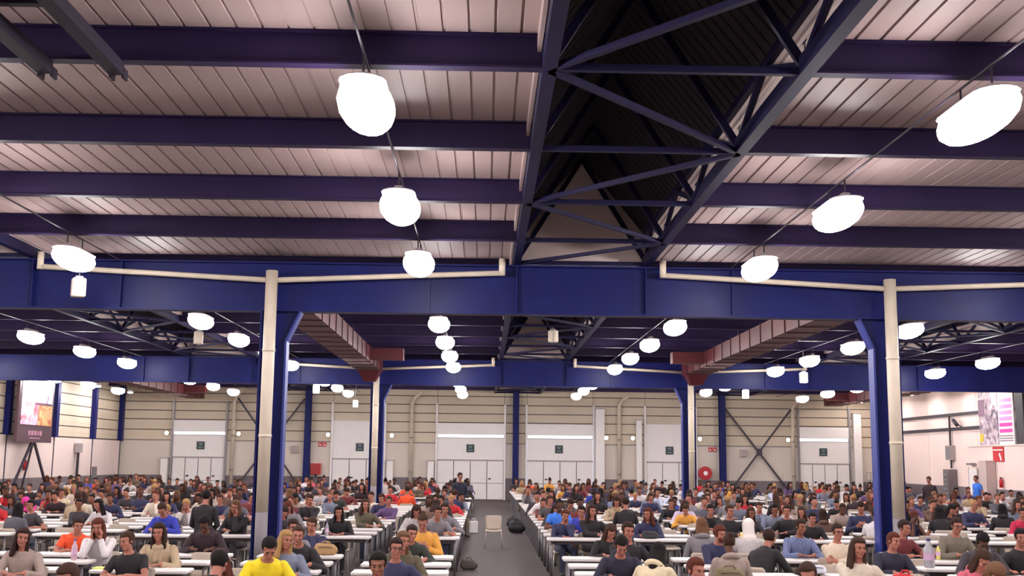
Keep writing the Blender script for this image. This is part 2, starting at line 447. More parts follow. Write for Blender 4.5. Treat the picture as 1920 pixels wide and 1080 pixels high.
# ---- doors of the far wall
DN = ['far left', 'second', 'third', 'fourth', 'fifth', 'far right']
for i, (a, c, strip) in enumerate(DOORS):
    w = c-a; xc = (a+c)/2
    t = tag(empty(f'door_{i+1}', (xc, YF-.05, 0)), f"tall white double door of the far wall, {DN[i] if i in (0, 5) else DN[i] + ' from the left'}"[:110], 'door', 'tall white doors of the far wall', 'structure')
    h = w/2
    for s in (-1, 1):
        MB().box(s*(h+.03)-.05, s*(h+.03)+.05, -.12, .1, 0, 5.3).build('frame_post', M_GREYMET if i in (0, 5) else M_WHITE, t)
    nl = 3 if not strip else 4
    lw = (w-.04*(nl+1))/nl
    for k in range(nl):
        x0 = -h+.04+k*(lw+.04)
        lf = MB().box(x0, x0+lw, -.02, .04, .03, 2.14).build('door_leaf', M_DOOR, t)
        MB().box(x0+.01, x0+lw-.01, -.03, -.018, .9, .94).build('push_rail', M_DOORLINE, lf)
        if k in (1, nl-1): MB().box(x0+.06, x0+.2, -.05, -.02, 1.12, 1.2).build('latch', M_DARK, lf)
    MB().box(-h, h, -.04, .06, 2.14, 2.22).build('header_rail', M_DOORLINE, t)
    top = 3.4 if strip else 4.2
    MB().box(-h, h, -.02, .05, 2.22, top).build('upper_panel', M_DOOR, t)
    if strip:
        MB().box(-h+.04, h-.04, 0, .05, 3.44, 3.6).build('daylight_strip', M_DAY, t)
        MB().box(-h, h, -.03, .05, 3.4, 3.44).build('strip_sill', M_DOORLINE, t)
        MB().box(-h, h, -.1, .05, 3.6, 4.24).build('shutter_box', M_DOOR, t)
    else:
        MB().box(-h, h, -.06, .05, 4.2, 4.3).build('shutter_box', M_DOOR, t)
    if i == 3:
        for s in (-1, 1): MB().box(s*(h-.01)-.02, s*(h-.01)+.02, -.035, 0, .1, 3.4).build('daylight_gap', M_DAYSLIT, t)
    sx = (-15.84, -6.98, -.79, 4.19, 10.43, 19.15)[i]
    sg = tag(empty('door_sign', (sx, YF-.09, 2.84)), f"small square dark teal sign on the {DN[i] if i in (0, 5) else DN[i] + ' from the left'} far door".replace(',', ''), 'sign', 'dark teal door signs')
    MB().box(-.22, .22, -.012, .012, -.22, .22).build('sign_plate', M_TEAL, sg)
    for q, (lw_, zz) in enumerate(((.22, .12), (.14, .03), (.26, -.11))):
        MB().box(-lw_/2, lw_/2, -.016, -.011, zz-.022, zz+.022).build('print_line', M_INK, sg)
# side pillars beside the doors
for k, (x, w, z1, lab) in enumerate(((6.48, .5, 5.1, 'broad white pillar right of the fourth far door'), (8.68, .3, 4.5, 'slim white pillar left of the fifth far door'), (21.05, .42, 5.0, 'white pillar right of the far right door'), (-17.75, .36, 2.1, 'low white panel left of the far left door'), (-5.25, .34, 2.1, 'low white panel right of the second far door'), (-2.98, .34, 2.1, 'low white panel left of the third far door'))):
    t = tag(empty('door_pillar', (x, YF-.22, 0)), lab, 'pillar', kind='structure')
    MB().box(-w/2, w/2, -.15, .15, 0, z1).build('pillar_body', M_DOOR, t)
    MB().box(-w/2-.02, w/2+.02, -.17, .16, z1, z1+.05).build('pillar_cap', M_DOORLINE, t)

# ---- small things on the far wall
me_ring = MB().tube([(0,.06,0), (0,-.02,0)], .13, 14).mesh('lamp_base', M_GREYMET)
me_glass = MB().ell((0,-.03,0), (.11,.07,.11), 12, 8).mesh('lamp_glass', M_BULK)
for k, x in enumerate((-17.75, -13.75, -8.77, -5.2, 6.85, 8.35, 12.14, 17.15)):
    t = tag(empty('bulkhead_lamp', (x, YF-.12, 3.5)), f'small round lit lamp on the far wall, {ordinal(k+1)} from the left', 'lamp', 'round lamps on the far wall')
    put('lamp_base', me_ring, t); put('lamp_glass', me_glass, t)
def firesign(x, z, label):
    t = tag(empty('fire_sign', (x, YF-.1, z)), label, 'sign')
    for k in range(2):
        x0 = -.22+.24*k
        pl = MB().box(x0, x0+.2, -.012, .012, -.12, .12).build('sign_plate', M_SIGNRED, t)
        MB().box(x0+.06, x0+.1, -.018, -.01, -.07, .06).build('pictogram', M_SIGNWHITE, pl)
        MB().box(x0+.11, x0+.16, -.018, -.01, -.07, -.02).build('pictogram', M_SIGNWHITE, pl)
firesign(-9.07, 2.97, 'red and white fire pictogram sign near the second far door')
firesign(12.85, 2.92, 'red and white fire pictogram sign near the right blue wall column')
t = tag(empty('hose_cabinet', (-9.38, YF-.18, 1.62)), 'square red fire hose cabinet on the far wall, left half', 'fire cabinet')
MB().box(-.27, .27, -.1, .11, -.3, .3).build('cabinet_box', M_SIGNRED, t)
MB().box(-.23, .23, -.12, -.09, -.26, .26).build('cabinet_door', mat('red_cabinet_door', (160, 34, 44), .4), t)
MB().box(-.05, .05, -.02, .08, -.48, -.3).build('hose_nozzle', M_DARK, t)
t = tag(empty('hose_reel', (12.38, YF-.32, 1.6)), 'large round red fire hose reel on the far wall', 'hose reel')
MB().tube([(0,-.14,0), (0,-.1,0), (0,.08,0), (0,.12,0)], [.36, .38, .38, .36], 22).build('reel_drum', mat('red_reel', (176, 34, 46), .4), t)
MB().tube([(0,-.17,0), (0,-.14,0)], .12, 14).build('hub', M_SIGNWHITE, t)
MB().box(-.06, .06, .1, .255, -.1, .1).build('wall_bracket', M_DARK, t)
for x, z, lab in ((14.6, 2.75, 'small grey wall box left of the crossed brace plate'), (-10.6, 2.7, 'small pale wall box by the left blue wall column')):
    t = tag(empty('junction_box', (x, YF-.14, z)), lab, 'wall box')
    MB().box(-.17, .17, -.1, .1, -.2, .2).build('box_body', M_PIPE, t); MB().box(-.15, .15, -.115, -.1, -.18, .18).build('box_lid', M_DOORLINE, t)

# ---- left wall
WL = wall('wall_left', 'left side wall of cream cladding with blue posts over white panels')
b = MB(); b.box(XL-.2, XL, YB-.2, YF+.2, 0, 6.5); b.build('wall_body', M_CLADGAP, WL)
posts = [64.3, 59.8, 54.5, 49.1, 43.6, 38.2, 32.8, 27.4, 22.0, 16.6, 11.2, 5.8, .4, -5]
for k in range(len(posts)-1):
    y1, y0 = posts[k], posts[k+1]
    cladding(WL, (y0+.16, y1-.16), 3.1, 6.24, 6, 'y', XL, 1)
    ym = (y0+y1)/2
    for a, c in ((y0+.03, ym-.012), (ym+.012, y1-.03)):
        b = MB(); b.box(XL, XL+.14, a, c, 1.2, 3.05, 0); b.box(XL, XL+.14, a, c, 0, 1.2, 1); b.build('wall_panel', [M_WALL, M_DADO], WL)
for k, y in enumerate(posts[:5]):
    t = tag(empty('wall_post', (XL+.14, y, 0)), f'blue steel post on the left wall, {ordinal(k+1)} from the far corner', 'post', 'blue posts on the left wall', 'structure')
    MB().box(-.1, .1, -.15, .15, 3.05, 6.25).build('post_body', M_BLUE, t)
    MB().box(.1, .13, -.17, .17, 3.05, 6.25).build('flange', M_BLUE, t)
    MB().box(-.02, .03, -.03, .03, 0, 3.05).build('joint_strip', M_DARK, t)
t = tag(empty('wall_speaker', (XL+.3, 57.4, 2.5)), 'grey box with pole on the left wall, right of the banner', 'wall box')
MB().box(-.12, .14, -.2, .2, -.15, .3).build('box_body', M_DOORLINE, t); MB().box(-.05, .05, -.06, .06, -2.5, -.15).build('pole', M_DARK, t)
t = tag(empty('wall_vent', (XL+.18, 60.3, 1.35)), 'grey square grille low on the left wall', 'vent')
MB().box(-.05, .03, -.3, .3, -.3, .3).build('vent_frame', M_DADO, t)
for k in range(5): MB().box(.03, .045, -.26, .26, -.24+k*.11, -.19+k*.11).build('slat', M_DOORLINE, t)

# ---- right wall
WR = wall('wall_right', 'right side wall of tall smooth white panels with grey base band')
b = MB(); b.box(XR, XR+.2, YB-.2, YF+.2, 0, 6.5); b.build('wall_body', M_WALL, WR)
ys = [YB, -3, 3, 9, 15, 21, 27, 33, 39, 45, 51, 56.7, 61, YF-.08]
for y0, y1 in zip(ys[:-1], ys[1:]):
    b = MB(); b.box(XR-.06, XR, y0+.012, y1-.012, 1.22, 6.2, 0); b.box(XR-.06, XR, y0+.012, y1-.012, 0, 1.22, 1)
    b.build('wall_panel', [M_RWALL, M_DADO], WR)
for z, lab in ((4.55, 'upper'), (3.88, 'lower')):
    tag(MB().box(XR-.16, XR-.06, 46.5, YF-.1, z-.07, z+.07).build('wall_trunking', M_DARK), f'{lab} dark cable trunking along the right wall', 'trunking', 'trunking along the right wall')
t = tag(empty('switch_box', (XR-.2, 53.8, 2.75)), 'grey electrical box with conduit on the right wall', 'electrical box')
MB().box(-.12, .14, -.28, .28, -.32, .36).build('box_body', M_DOORLINE, t); MB().box(0, .06, -.05, .05, .36, 1.75).build('conduit', M_DARK, t)
MB().box(-.14, -.12, -.22, .22, -.26, .3).build('box_lid', M_GREYMET, t); MB().box(0, .06, -.04, .04, -.7, -.32).build('cable', M_DARK, t)
t = tag(empty('equipment_rack', (XR-.3, 53.7, 0)), 'tall grey slatted rack standing against the right wall', 'rack')
MB().box(-.2, .22, -.3, .3, 0, 2.0).build('rack_body', M_DADO, t)
for k in range(8): MB().box(-.23, -.2, -.26, .26, .15+k*.22, .27+k*.22).build('slat', M_GREYMET, t)
t = tag(empty('security_camera', (XR-.35, 52.7, 4.15)), 'small dark security camera on the right wall', 'camera')
MB().tube([(0,.2,.12), (0,-.2,-.12)], .09, 10).build('camera_body', M_DARK, t); MB().bar((0,0,0), (.3,0,-.2), .05, .05).build('wall_bracket', M_DARK, t)
t = tag(empty('service_booth', (XR-.06, 48.6, 0)), 'white box-like booth with grey base against the right wall', 'booth', kind='structure')
b = MB(); b.box(-.66, 0, -6, 1.9, 1.22, 3.0, 0); b.box(-.66, 0, -6, 1.9, 0, 1.22, 1); b.build('booth_body', [M_RWALL, M_DADO], t)
MB().box(-.72, 0, -6.05, 1.95, 3.0, 3.06).build('booth_top', M_WALL, t)
t = tag(empty('side_door', (XR-.77, 50.0, 0)), 'narrow bright white doorway in the booth on the right', 'door')
MB().box(-.02, .04, -.42, .42, 0, 2.05).build('door_panel', M_DOOR, t); MB().box(-.03, .0, -.46, -.42, 0, 2.1).build('door_frame', M_DOORLINE, t)
MB().box(-.03, .0, .42, .46, 0, 2.1).build('door_frame', M_DOORLINE, t); MB().box(-.22, 0, -.3, .2, 2.2, 2.3).build('door_lamp', M_GREYMET, t)
t = tag(empty('booth_shadow', (XR-.95, 48.2, 0)), 'grey-pink block standing for a shadow below the red sign on the right', 'post')
MB().box(-.2, .2, -.36, .36, 0, 2.4).build('post_body', mat('grey_pink_shadow_tone', (196, 174, 170), .7), t); MB().box(-.23, .23, -.33, .33, 0, .1).build('block_foot', M_DADO, t)  # block and its grey-pink tone stand in for a faint column of shadow
t = tag(empty('fire_point_sign', (XR-.745, 47.5, 2.7)), 'red fire point sign with white mark on the right wall', 'sign')
MB().box(-.012, .02, -.5, .5, -.34, .28).build('sign_plate', M_SIGNRED, t)
MB().box(-.02, -.012, -.46, .46, .12, .17).build('white_stripe', M_SIGNWHITE, t)
MB().bar((-.018, -.3, -.3), (-.018, -.12, 0), .02, .1).build('arrow_mark', M_SIGNWHITE, t)
t = tag(empty('fire_extinguisher', (XR-.83, 47.2, 1.5)), 'small red fire extinguisher on the right wall', 'extinguisher')
MB().tube([(0,0,-.2), (0,0,.12), (0,0,.17)], [.075, .075, .03], 12).build('cylinder_body', M_SIGNRED, t); MB().box(-.03, .03, -.06, .06, .17, .22).build('valve', M_DARK, t)
tag(MB().box(XR-.75, XR-.06, 45.1, 45.75, 3.06, 6.2).build('wall_pilaster', M_DARK), 'dark vertical pilaster right of the pink poster', 'pilaster', kind='structure')

t = tag(empty('wire_trolley', (20.9, 60.4, 0)), 'grey wire cage trolley in the far right corner', 'trolley')
for z in (.15, .75, 1.35, 1.75): 
    for yy in (-.9, .9): MB().bar((-.4, yy, z), (.4, yy, z), .03, .03).build('wire_rail', M_GREYMET, t)
    for xx in (-.4, .4): MB().bar((xx, -.9, z), (xx, .9, z), .03, .03).build('wire_rail', M_GREYMET, t)
for xx in (-.4, .4):
    for yy in (-.9, -.3, .3, .9): MB().bar((xx, yy, .1), (xx, yy, 1.75), .03, .03).build('wire_post', M_GREYMET, t)
for xx in (-.4, .4):
    for yy in (-.85, .85): MB().tube([(xx-.02, yy, .055), (xx+.02, yy, .055)], .055, 10).build('wheel', M_DARK, t)
t = tag(empty('storage_box', (20.9, 58.2, 0)), 'plain grey storage box beside the wire cage trolley', 'box')
MB().slab(.8, .9, 0, 1.3, .03, .01).build('box_body', M_DADO, t); MB().slab(.84, .94, 1.3, 1.36, .03, .01).build('box_lid', M_DOORLINE, t)
t = tag(empty('wall_extinguisher', (XL+.24, 51.1, 1.75)), 'small red fire extinguisher on the left wall between the banner legs', 'extinguisher')
MB().tube([(0,0,-.2), (0,0,.14), (0,0,.19)], [.085, .085, .03], 12).build('cylinder_body', M_SIGNRED, t); MB().box(-.03, .03, -.06, .06, .19, .24).build('valve', M_DARK, t); MB().box(-.11, -.07, -.06, .06, -.1, .1).build('wall_bracket', M_DARK, t)

# ---- posters (flat prints)
def blotch(name, cols, scale, seed):
    m = bpy.data.materials.new(name); m.use_nodes = True; nt = m.node_tree; b = nt.nodes['Principled BSDF']
    tc = nt.nodes.new('ShaderNodeTexCoord'); mp = nt.nodes.new('ShaderNodeMapping'); mp.inputs['Location'].default_value = (seed, seed*.7, seed*.3)
    n = nt.nodes.new('ShaderNodeTexNoise'); n.inputs['Scale'].default_value = scale; n.inputs['Detail'].default_value = 3; n.inputs['Distortion'].default_value = 1.2
    r = nt.nodes.new('ShaderNodeValToRGB'); r.color_ramp.elements[0].position = .3; r.color_ramp.elements[1].position = .72
    k = len(cols)
    while len(r.color_ramp.elements) < k: r.color_ramp.elements.new(.5)
    for i, e in enumerate(r.color_ramp.elements):
        e.position = .3+.42*i/(k-1); e.color = lin(cols[i])+(1,)
    nt.links.new(tc.outputs['Object'], mp.inputs['Vector']); nt.links.new(mp.outputs['Vector'], n.inputs['Vector'])
    nt.links.new(n.outputs['Fac'], r.inputs['Fac']); nt.links.new(r.outputs['Color'], b.inputs['Base Color'])
    b.inputs['Roughness'].default_value = .5
    return m
t = tag(empty('banner_stand', (XL+.75, 50.6, 0)), 'tall framed banner with pink and orange print on dark legs, left wall', 'banner')
MB().box(-.12, .0, -1.95, 1.95, 2.75, 5.6).build('frame_box', mat('plum_frame', (82, 54, 66), .5), t)
P1 = blotch('pale_lilac_print', [(150,120,150), (226,206,226), (250,244,248), (236,214,224)], 1.3, 3)
P2 = blotch('pink_figures_print', [(150,70,90), (232,150,160), (226,190,220), (246,226,228)], 1.6, 8)
P3 = blotch('orange_print', [(150,60,50), (226,130,90), (244,190,130), (200,120,110)], 1.8, 14)
MB().box(.0, .02, -1.7, 1.75, 4.45, 5.5).build('print_panel', P1, t)
MB().box(.0, .02, -1.7, .15, 3.5, 4.45).build('print_panel', P2, t)
MB().box(.0, .02, .15, 1.75, 3.5, 4.45).build('print_panel', P3, t)
MB().box(.02, .03, -.2, 1.7, 4.38, 4.48).build('print_shape', mat('plum_print', (96,56,80), .6), t)
for k, (a, c, z) in enumerate(((-.75, -.55, 3.15), (-.45, -.2, 3.15), (-.1, .15, 3.15), (.25, .4, 3.15), (.5, .75, 3.15), (-.6, .6, 2.93))):
    MB().box(.0, .012, a, c, z-(.1 if k < 5 else .025), z+(.1 if k < 5 else .025)).build('print_mark', mat('faded_pink_print', (168,120,140), .6), t)
for s in (-1, 1): MB().bar((-.05, s*.15, 2.75), (-.35 if s < 0 else .2, s*1.9, .02), .09, .09).build('leg', M_DARK, t)
MB().bar((-.05, 0, 2.75), (-.55, 0, .02), .07, .07).build('leg', M_DARK, t)
t = tag(empty('poster_board', (XR-.72, 48.2, 0)), 'collage poster board in greys above the booth on the right wall', 'poster')
MB().box(0, .08, -.75, 1.05, 3.06, 5.6).build('board', blotch('grey_collage_print', [(70,62,74), (150,130,146), (206,186,196), (236,226,230)], 2.4, 21), t)
MB().box(-.02, 0, .7, 1.0, 3.2, 3.55).build('print_shape', mat('yellow_print', (226,200,60), .6), t)
MB().box(-.03, 0, .5, 1.05, 4.3, 5.0).build('print_shape', mat('mauve_print', (150,118,140), .6), t)
t = tag(empty('price_poster', (XR-.72, 46.6, 0)), 'white poster with magenta bars above the booth on the right wall', 'poster')
MB().box(0, .06, -.6, .8, 3.06, 5.4).build('board', M_SIGNWHITE, t)
MP = mat('magenta_print', (226,70,170), .6); MP2 = mat('pink_print', (240,150,210), .6)
for k in range(6): MB().box(-.01, 0, -.45, .7, 3.55+k*.25, 3.7+k*.25).build('print_bar', MP if k in (0, 1) else MP2, t)
for k in range(3): MB().box(-.01, 0, -.5, .75, 3.2+k*.1, 3.23+k*.1).build('print_line', mat('plum_print', (96,56,80), .6), t)

# ================================================================== CEILING LAMPS
b = MB(); b.slab(.44, 1.24, .2, .235, .2, .015)
b.box(-.05, .05, -.4, .4, .235, .31)
ME_HOUSE = b.mesh('lamp_housing', M_DOORLINE)
ME_DIFF = MB().ell((0,0,.1), (.27,.74,.2), 18, 10, fn=lambda p: Vector((p.x, p.y, min(p.z, .105)))).mesh('lamp_diffuser', M_GLOW)
ME_ROD = MB().tube([(0,0,.2), (0,0,.6)], .012, 6).mesh('hanger_rod', M_DARK)
LX = [-1.17+5.88*k for k in range(-3, 4)]; LXN = ['first', 'second', 'third', 'fourth', 'fifth', 'sixth', 'seventh']
LY = [10.5+4.4*k for k in range(-4, 12)]
ZL = 5.42
for i, x in enumerate(LX):
    for k, y in enumerate(LY):
        dz = 0.0
        t = empty('ceiling_lamp', (x, y, ZL))
        n = k-3
        wh = f'{ordinal(n)} from the front' if n > 0 else ('above the viewpoint, ' + ordinal(k+1) + ' back')
        tag(t, f'long bright ceiling lamp, {wh}, {LXN[i]} lamp row from left', 'ceiling lamp', 'rows of bright ceiling lamps')
        put('lamp_housing', ME_HOUSE, t); put('lamp_diffuser', ME_DIFF, t)
        for s in (-.35, .35): put('hanger_rod', ME_ROD, t, (0, s, -.1))
    tag(MB().tube([(x, YB+.1, ZL+.5), (x, YF-.4, ZL+.5)], .013, 6).build('ceiling_conduit', M_DARK), f'thin cable conduit above the {LXN[i]} lamp row from left', 'conduit', 'cable conduits above the lamps')
# hanging boxes and lit lanterns under the roof
def hangbox(x, y, z, tilt, label, lit=False):
    t = tag(empty('hanging_lantern' if lit else 'hanging_speaker', (x, y, z), tilt), label, 'lantern' if lit else 'speaker', 'small boxes hung under the roof')
    b = MB(); b.slab(.24, .22, -.17, .17, .04, .02); b.build('box_body', M_LANTERN if lit else M_PIPE, t)
    MB().slab(.14, .13, .17, .21, .03, .01).build('box_cap', M_DOORLINE, t)
    MB().tube([(0,0,.2), (0,0,(5.97 if abs(x-1.9) < .01 else 6.32)-z)], .01, 6).build('hanger_rod', M_GREYMET, t)
hangbox(-7.37, 20.5, 5.2, .5, 'small white speaker box hung before the nearer girder at left')
hangbox(-7.82, 31.0, 5.4, .3, 'small grey speaker box hung behind the nearer girder at left')
hangbox(1.90, 32.0, 5.68, .8, 'small pale box hung below the middle roof lantern')
hangbox(-6.79, 46.0, 4.95, 0, 'lit box lantern just behind the farther girder, left of the second column', True)
hangbox(-6.56, 58.0, 4.95, 0, 'lit box lantern before the second far door', True)
hangbox(10.69, 38.0, 5.05, 0, 'lit box lantern hung below a lamp, right half', True)
hangbox(10.55, 46.0, 4.95, 0, 'lit box lantern just behind the farther girder, right half', True)

# small wall-washing lamps close to the side walls behind the farther girder
ME_WH = MB().tube([(0,0,.0), (0,0,.16)], [.16, .1], 14).mesh('washer_housing', M_WHITE)
ME_WG = MB().ell((0,0,-.01), (.14,.14,.05), 14, 6).mesh('washer_glass', mat('washer_glow', (255, 244, 236), .4, emit=260.0))
ME_WG2 = MB().ell((0,0,-.01), (.14,.14,.05), 14, 6).mesh('washer_glass', mat('dim_washer_glow', (255, 244, 236), .4, emit=80.0))
ME_WR = MB().tube([(0,0,.14), (0,0,.85)], .012, 6).mesh('hanger_rod', M_DARK)
for k, (x, y) in enumerate([(XR-1.3, v) for v in (47.5, 51.5, 55.5, 59.5, 63.0)] + [(XL+1.2, v) for v in (57.0, 62.2)]):
    t = tag(empty('wall_washer', (x, y, 5.62)), f"small round lamp close to the {'right' if x > 0 else 'left'} wall, {ordinal(k+1 if x > 0 else k-4)} behind the farther girder", 'lamp', 'small lamps along the side walls')
    put('washer_housing', ME_WH, t); put('washer_glass', ME_WG if x > 0 else ME_WG2, t); put('hanger_rod', ME_WR, t)

# ================================================================== PEOPLE: body builder
def npv(*a): return np.array(a, float)
def unit(v):
    v = np.asarray(v, float); n = np.linalg.norm(v); return v/n if n > 1e-9 else v
class Prims:
    """closed shapes with a region number per vertex: 0 skin, 1 top, 2 trousers, 3 shoes"""
    def __init__(s): s.v = []; s.f = []; s.r = []; s.g = []; s.grp = 0; s.cuts = []; s.neck = None
    def add(s, vs, fs, rg):
        o = len(s.v); s.v += [tuple(map(float, v)) for v in vs]; s.f += [tuple(i+o for i in f) for f in fs]
        s.r += list(rg) if hasattr(rg, '__len__') else [rg]*len(vs)
        s.g += [s.grp]*len(vs)
    def loft(s, rings, rg):
        n = len(rings[0]); vs = []; fs = []; rr = []
        for i, R in enumerate(rings):
            vs += list(R); rr += [rg[i] if hasattr(rg, '__len__') else rg]*n
        for i in range(len(rings)-1):
            for k in range(n): fs.append((i*n+k, i*n+(k+1) % n, (i+1)*n+(k+1) % n, (i+1)*n+k))
        fs.append(tuple(range(n))[::-1]); fs.append(tuple((len(rings)-1)*n+k for k in range(n)))
        s.add(vs, fs, rr)
    def cone(s, a, b, r0, r1, rg=0, n=12, flat=None, fk=1.0, steps=5, rg2=None, cut=.5):
        a, b = npv(*a), npv(*b); d = unit(b-a); L = np.linalg.norm(b-a)
        up = npv(0,0,1) if abs(d[2]) < .9 else npv(0,1,0)
        if flat is not None: up = unit(np.asarray(flat, float)-d*np.dot(flat, d))
        x = unit(np.cross(d, up)); y = np.cross(x, d)
        rings = []; rgs = []
        prof = [(-r0*.96, r0*.28), (-r0*.7, r0*.71), (-r0*.3, r0*.95)]
        prof += [(L*t, r0+(r1-r0)*t) for t in np.linspace(0, 1, steps)]
        prof += [(L+r1*.3, r1*.95), (L+r1*.7, r1*.71), (L+r1*.96, r1*.28)]
        for h, r in prof:
            rings.append([a+d*h+(x*math.cos(2*math.pi*k/n)+y*fk*math.sin(2*math.pi*k/n))*r for k in range(n)])
            rgs.append(rg if rg2 is None or h/L < cut else rg2)
        s.loft(rings, rgs)
    def ell(s, M, c, r, rg=0, nu=14, nv=9):
        rings = []
        for i in range(1, nv):
            ph = math.pi*i/nv
            rings.append([np.asarray(M @ Vector((c[0]+r[0]*math.sin(ph)*math.cos(2*math.pi*k/nu), c[1]+r[1]*math.sin(ph)*math.sin(2*math.pi*k/nu), c[2]+r[2]*math.cos(ph)))) for k in range(nu)])
        s.loft(rings[::-1], rg)

def ik(S, W, l1, l2, hint):
    d = W-S; L = np.linalg.norm(d)
    if L > (l1+l2)*.995: W = S+d/L*(l1+l2)*.995; d = W-S; L = np.linalg.norm(d)
    a = (l1*l1-l2*l2+L*L)/(2*L); h = math.sqrt(max(l1*l1-a*a, 0))
    u = d/L; p = np.asarray(hint, float); p = unit(p-u*np.dot(p, u))
    return S+u*a+p*h, W

def hand(P, W, d, nrm, side, curl=.35):
    """palm and five unequal fingers from the wrist W along d, palm facing nrm; side = direction of the thumb"""
    d = unit(d); nrm = unit(np.asarray(nrm, float)-d*np.dot(nrm, d)); sd = np.cross(d, nrm)
    if np.dot(sd, side) < 0: sd = -sd
    P.cone(W, W+d*.075, .027, .036, 0, 10, flat=nrm, fk=.42, steps=4)
    for k, (off, L) in enumerate(((.030, .066), (.010, .076), (-.011, .070), (-.031, .054))):
        b0 = W+d*.082+sd*off; sp = unit(d+sd*off*3.2)
        m = b0+sp*L*.5+nrm*L*.12*curl; e = m+unit(sp+nrm*curl*1.6)*L*.5
        P.cone(b0, m, .0095, .0088, 0, 8, steps=3); P.cone(m, e, .0088, .0072, 0, 8, steps=3)
    b0 = W+d*.028+sd*.03; m = b0+unit(sd+d*.7)*.036; e = m+unit(d+sd*.35+nrm*.5)*.032
    P.cone(b0, m, .0125, .011, 0, 8, steps=3); P.cone(m, e, .011, .008, 0, 8, steps=3)

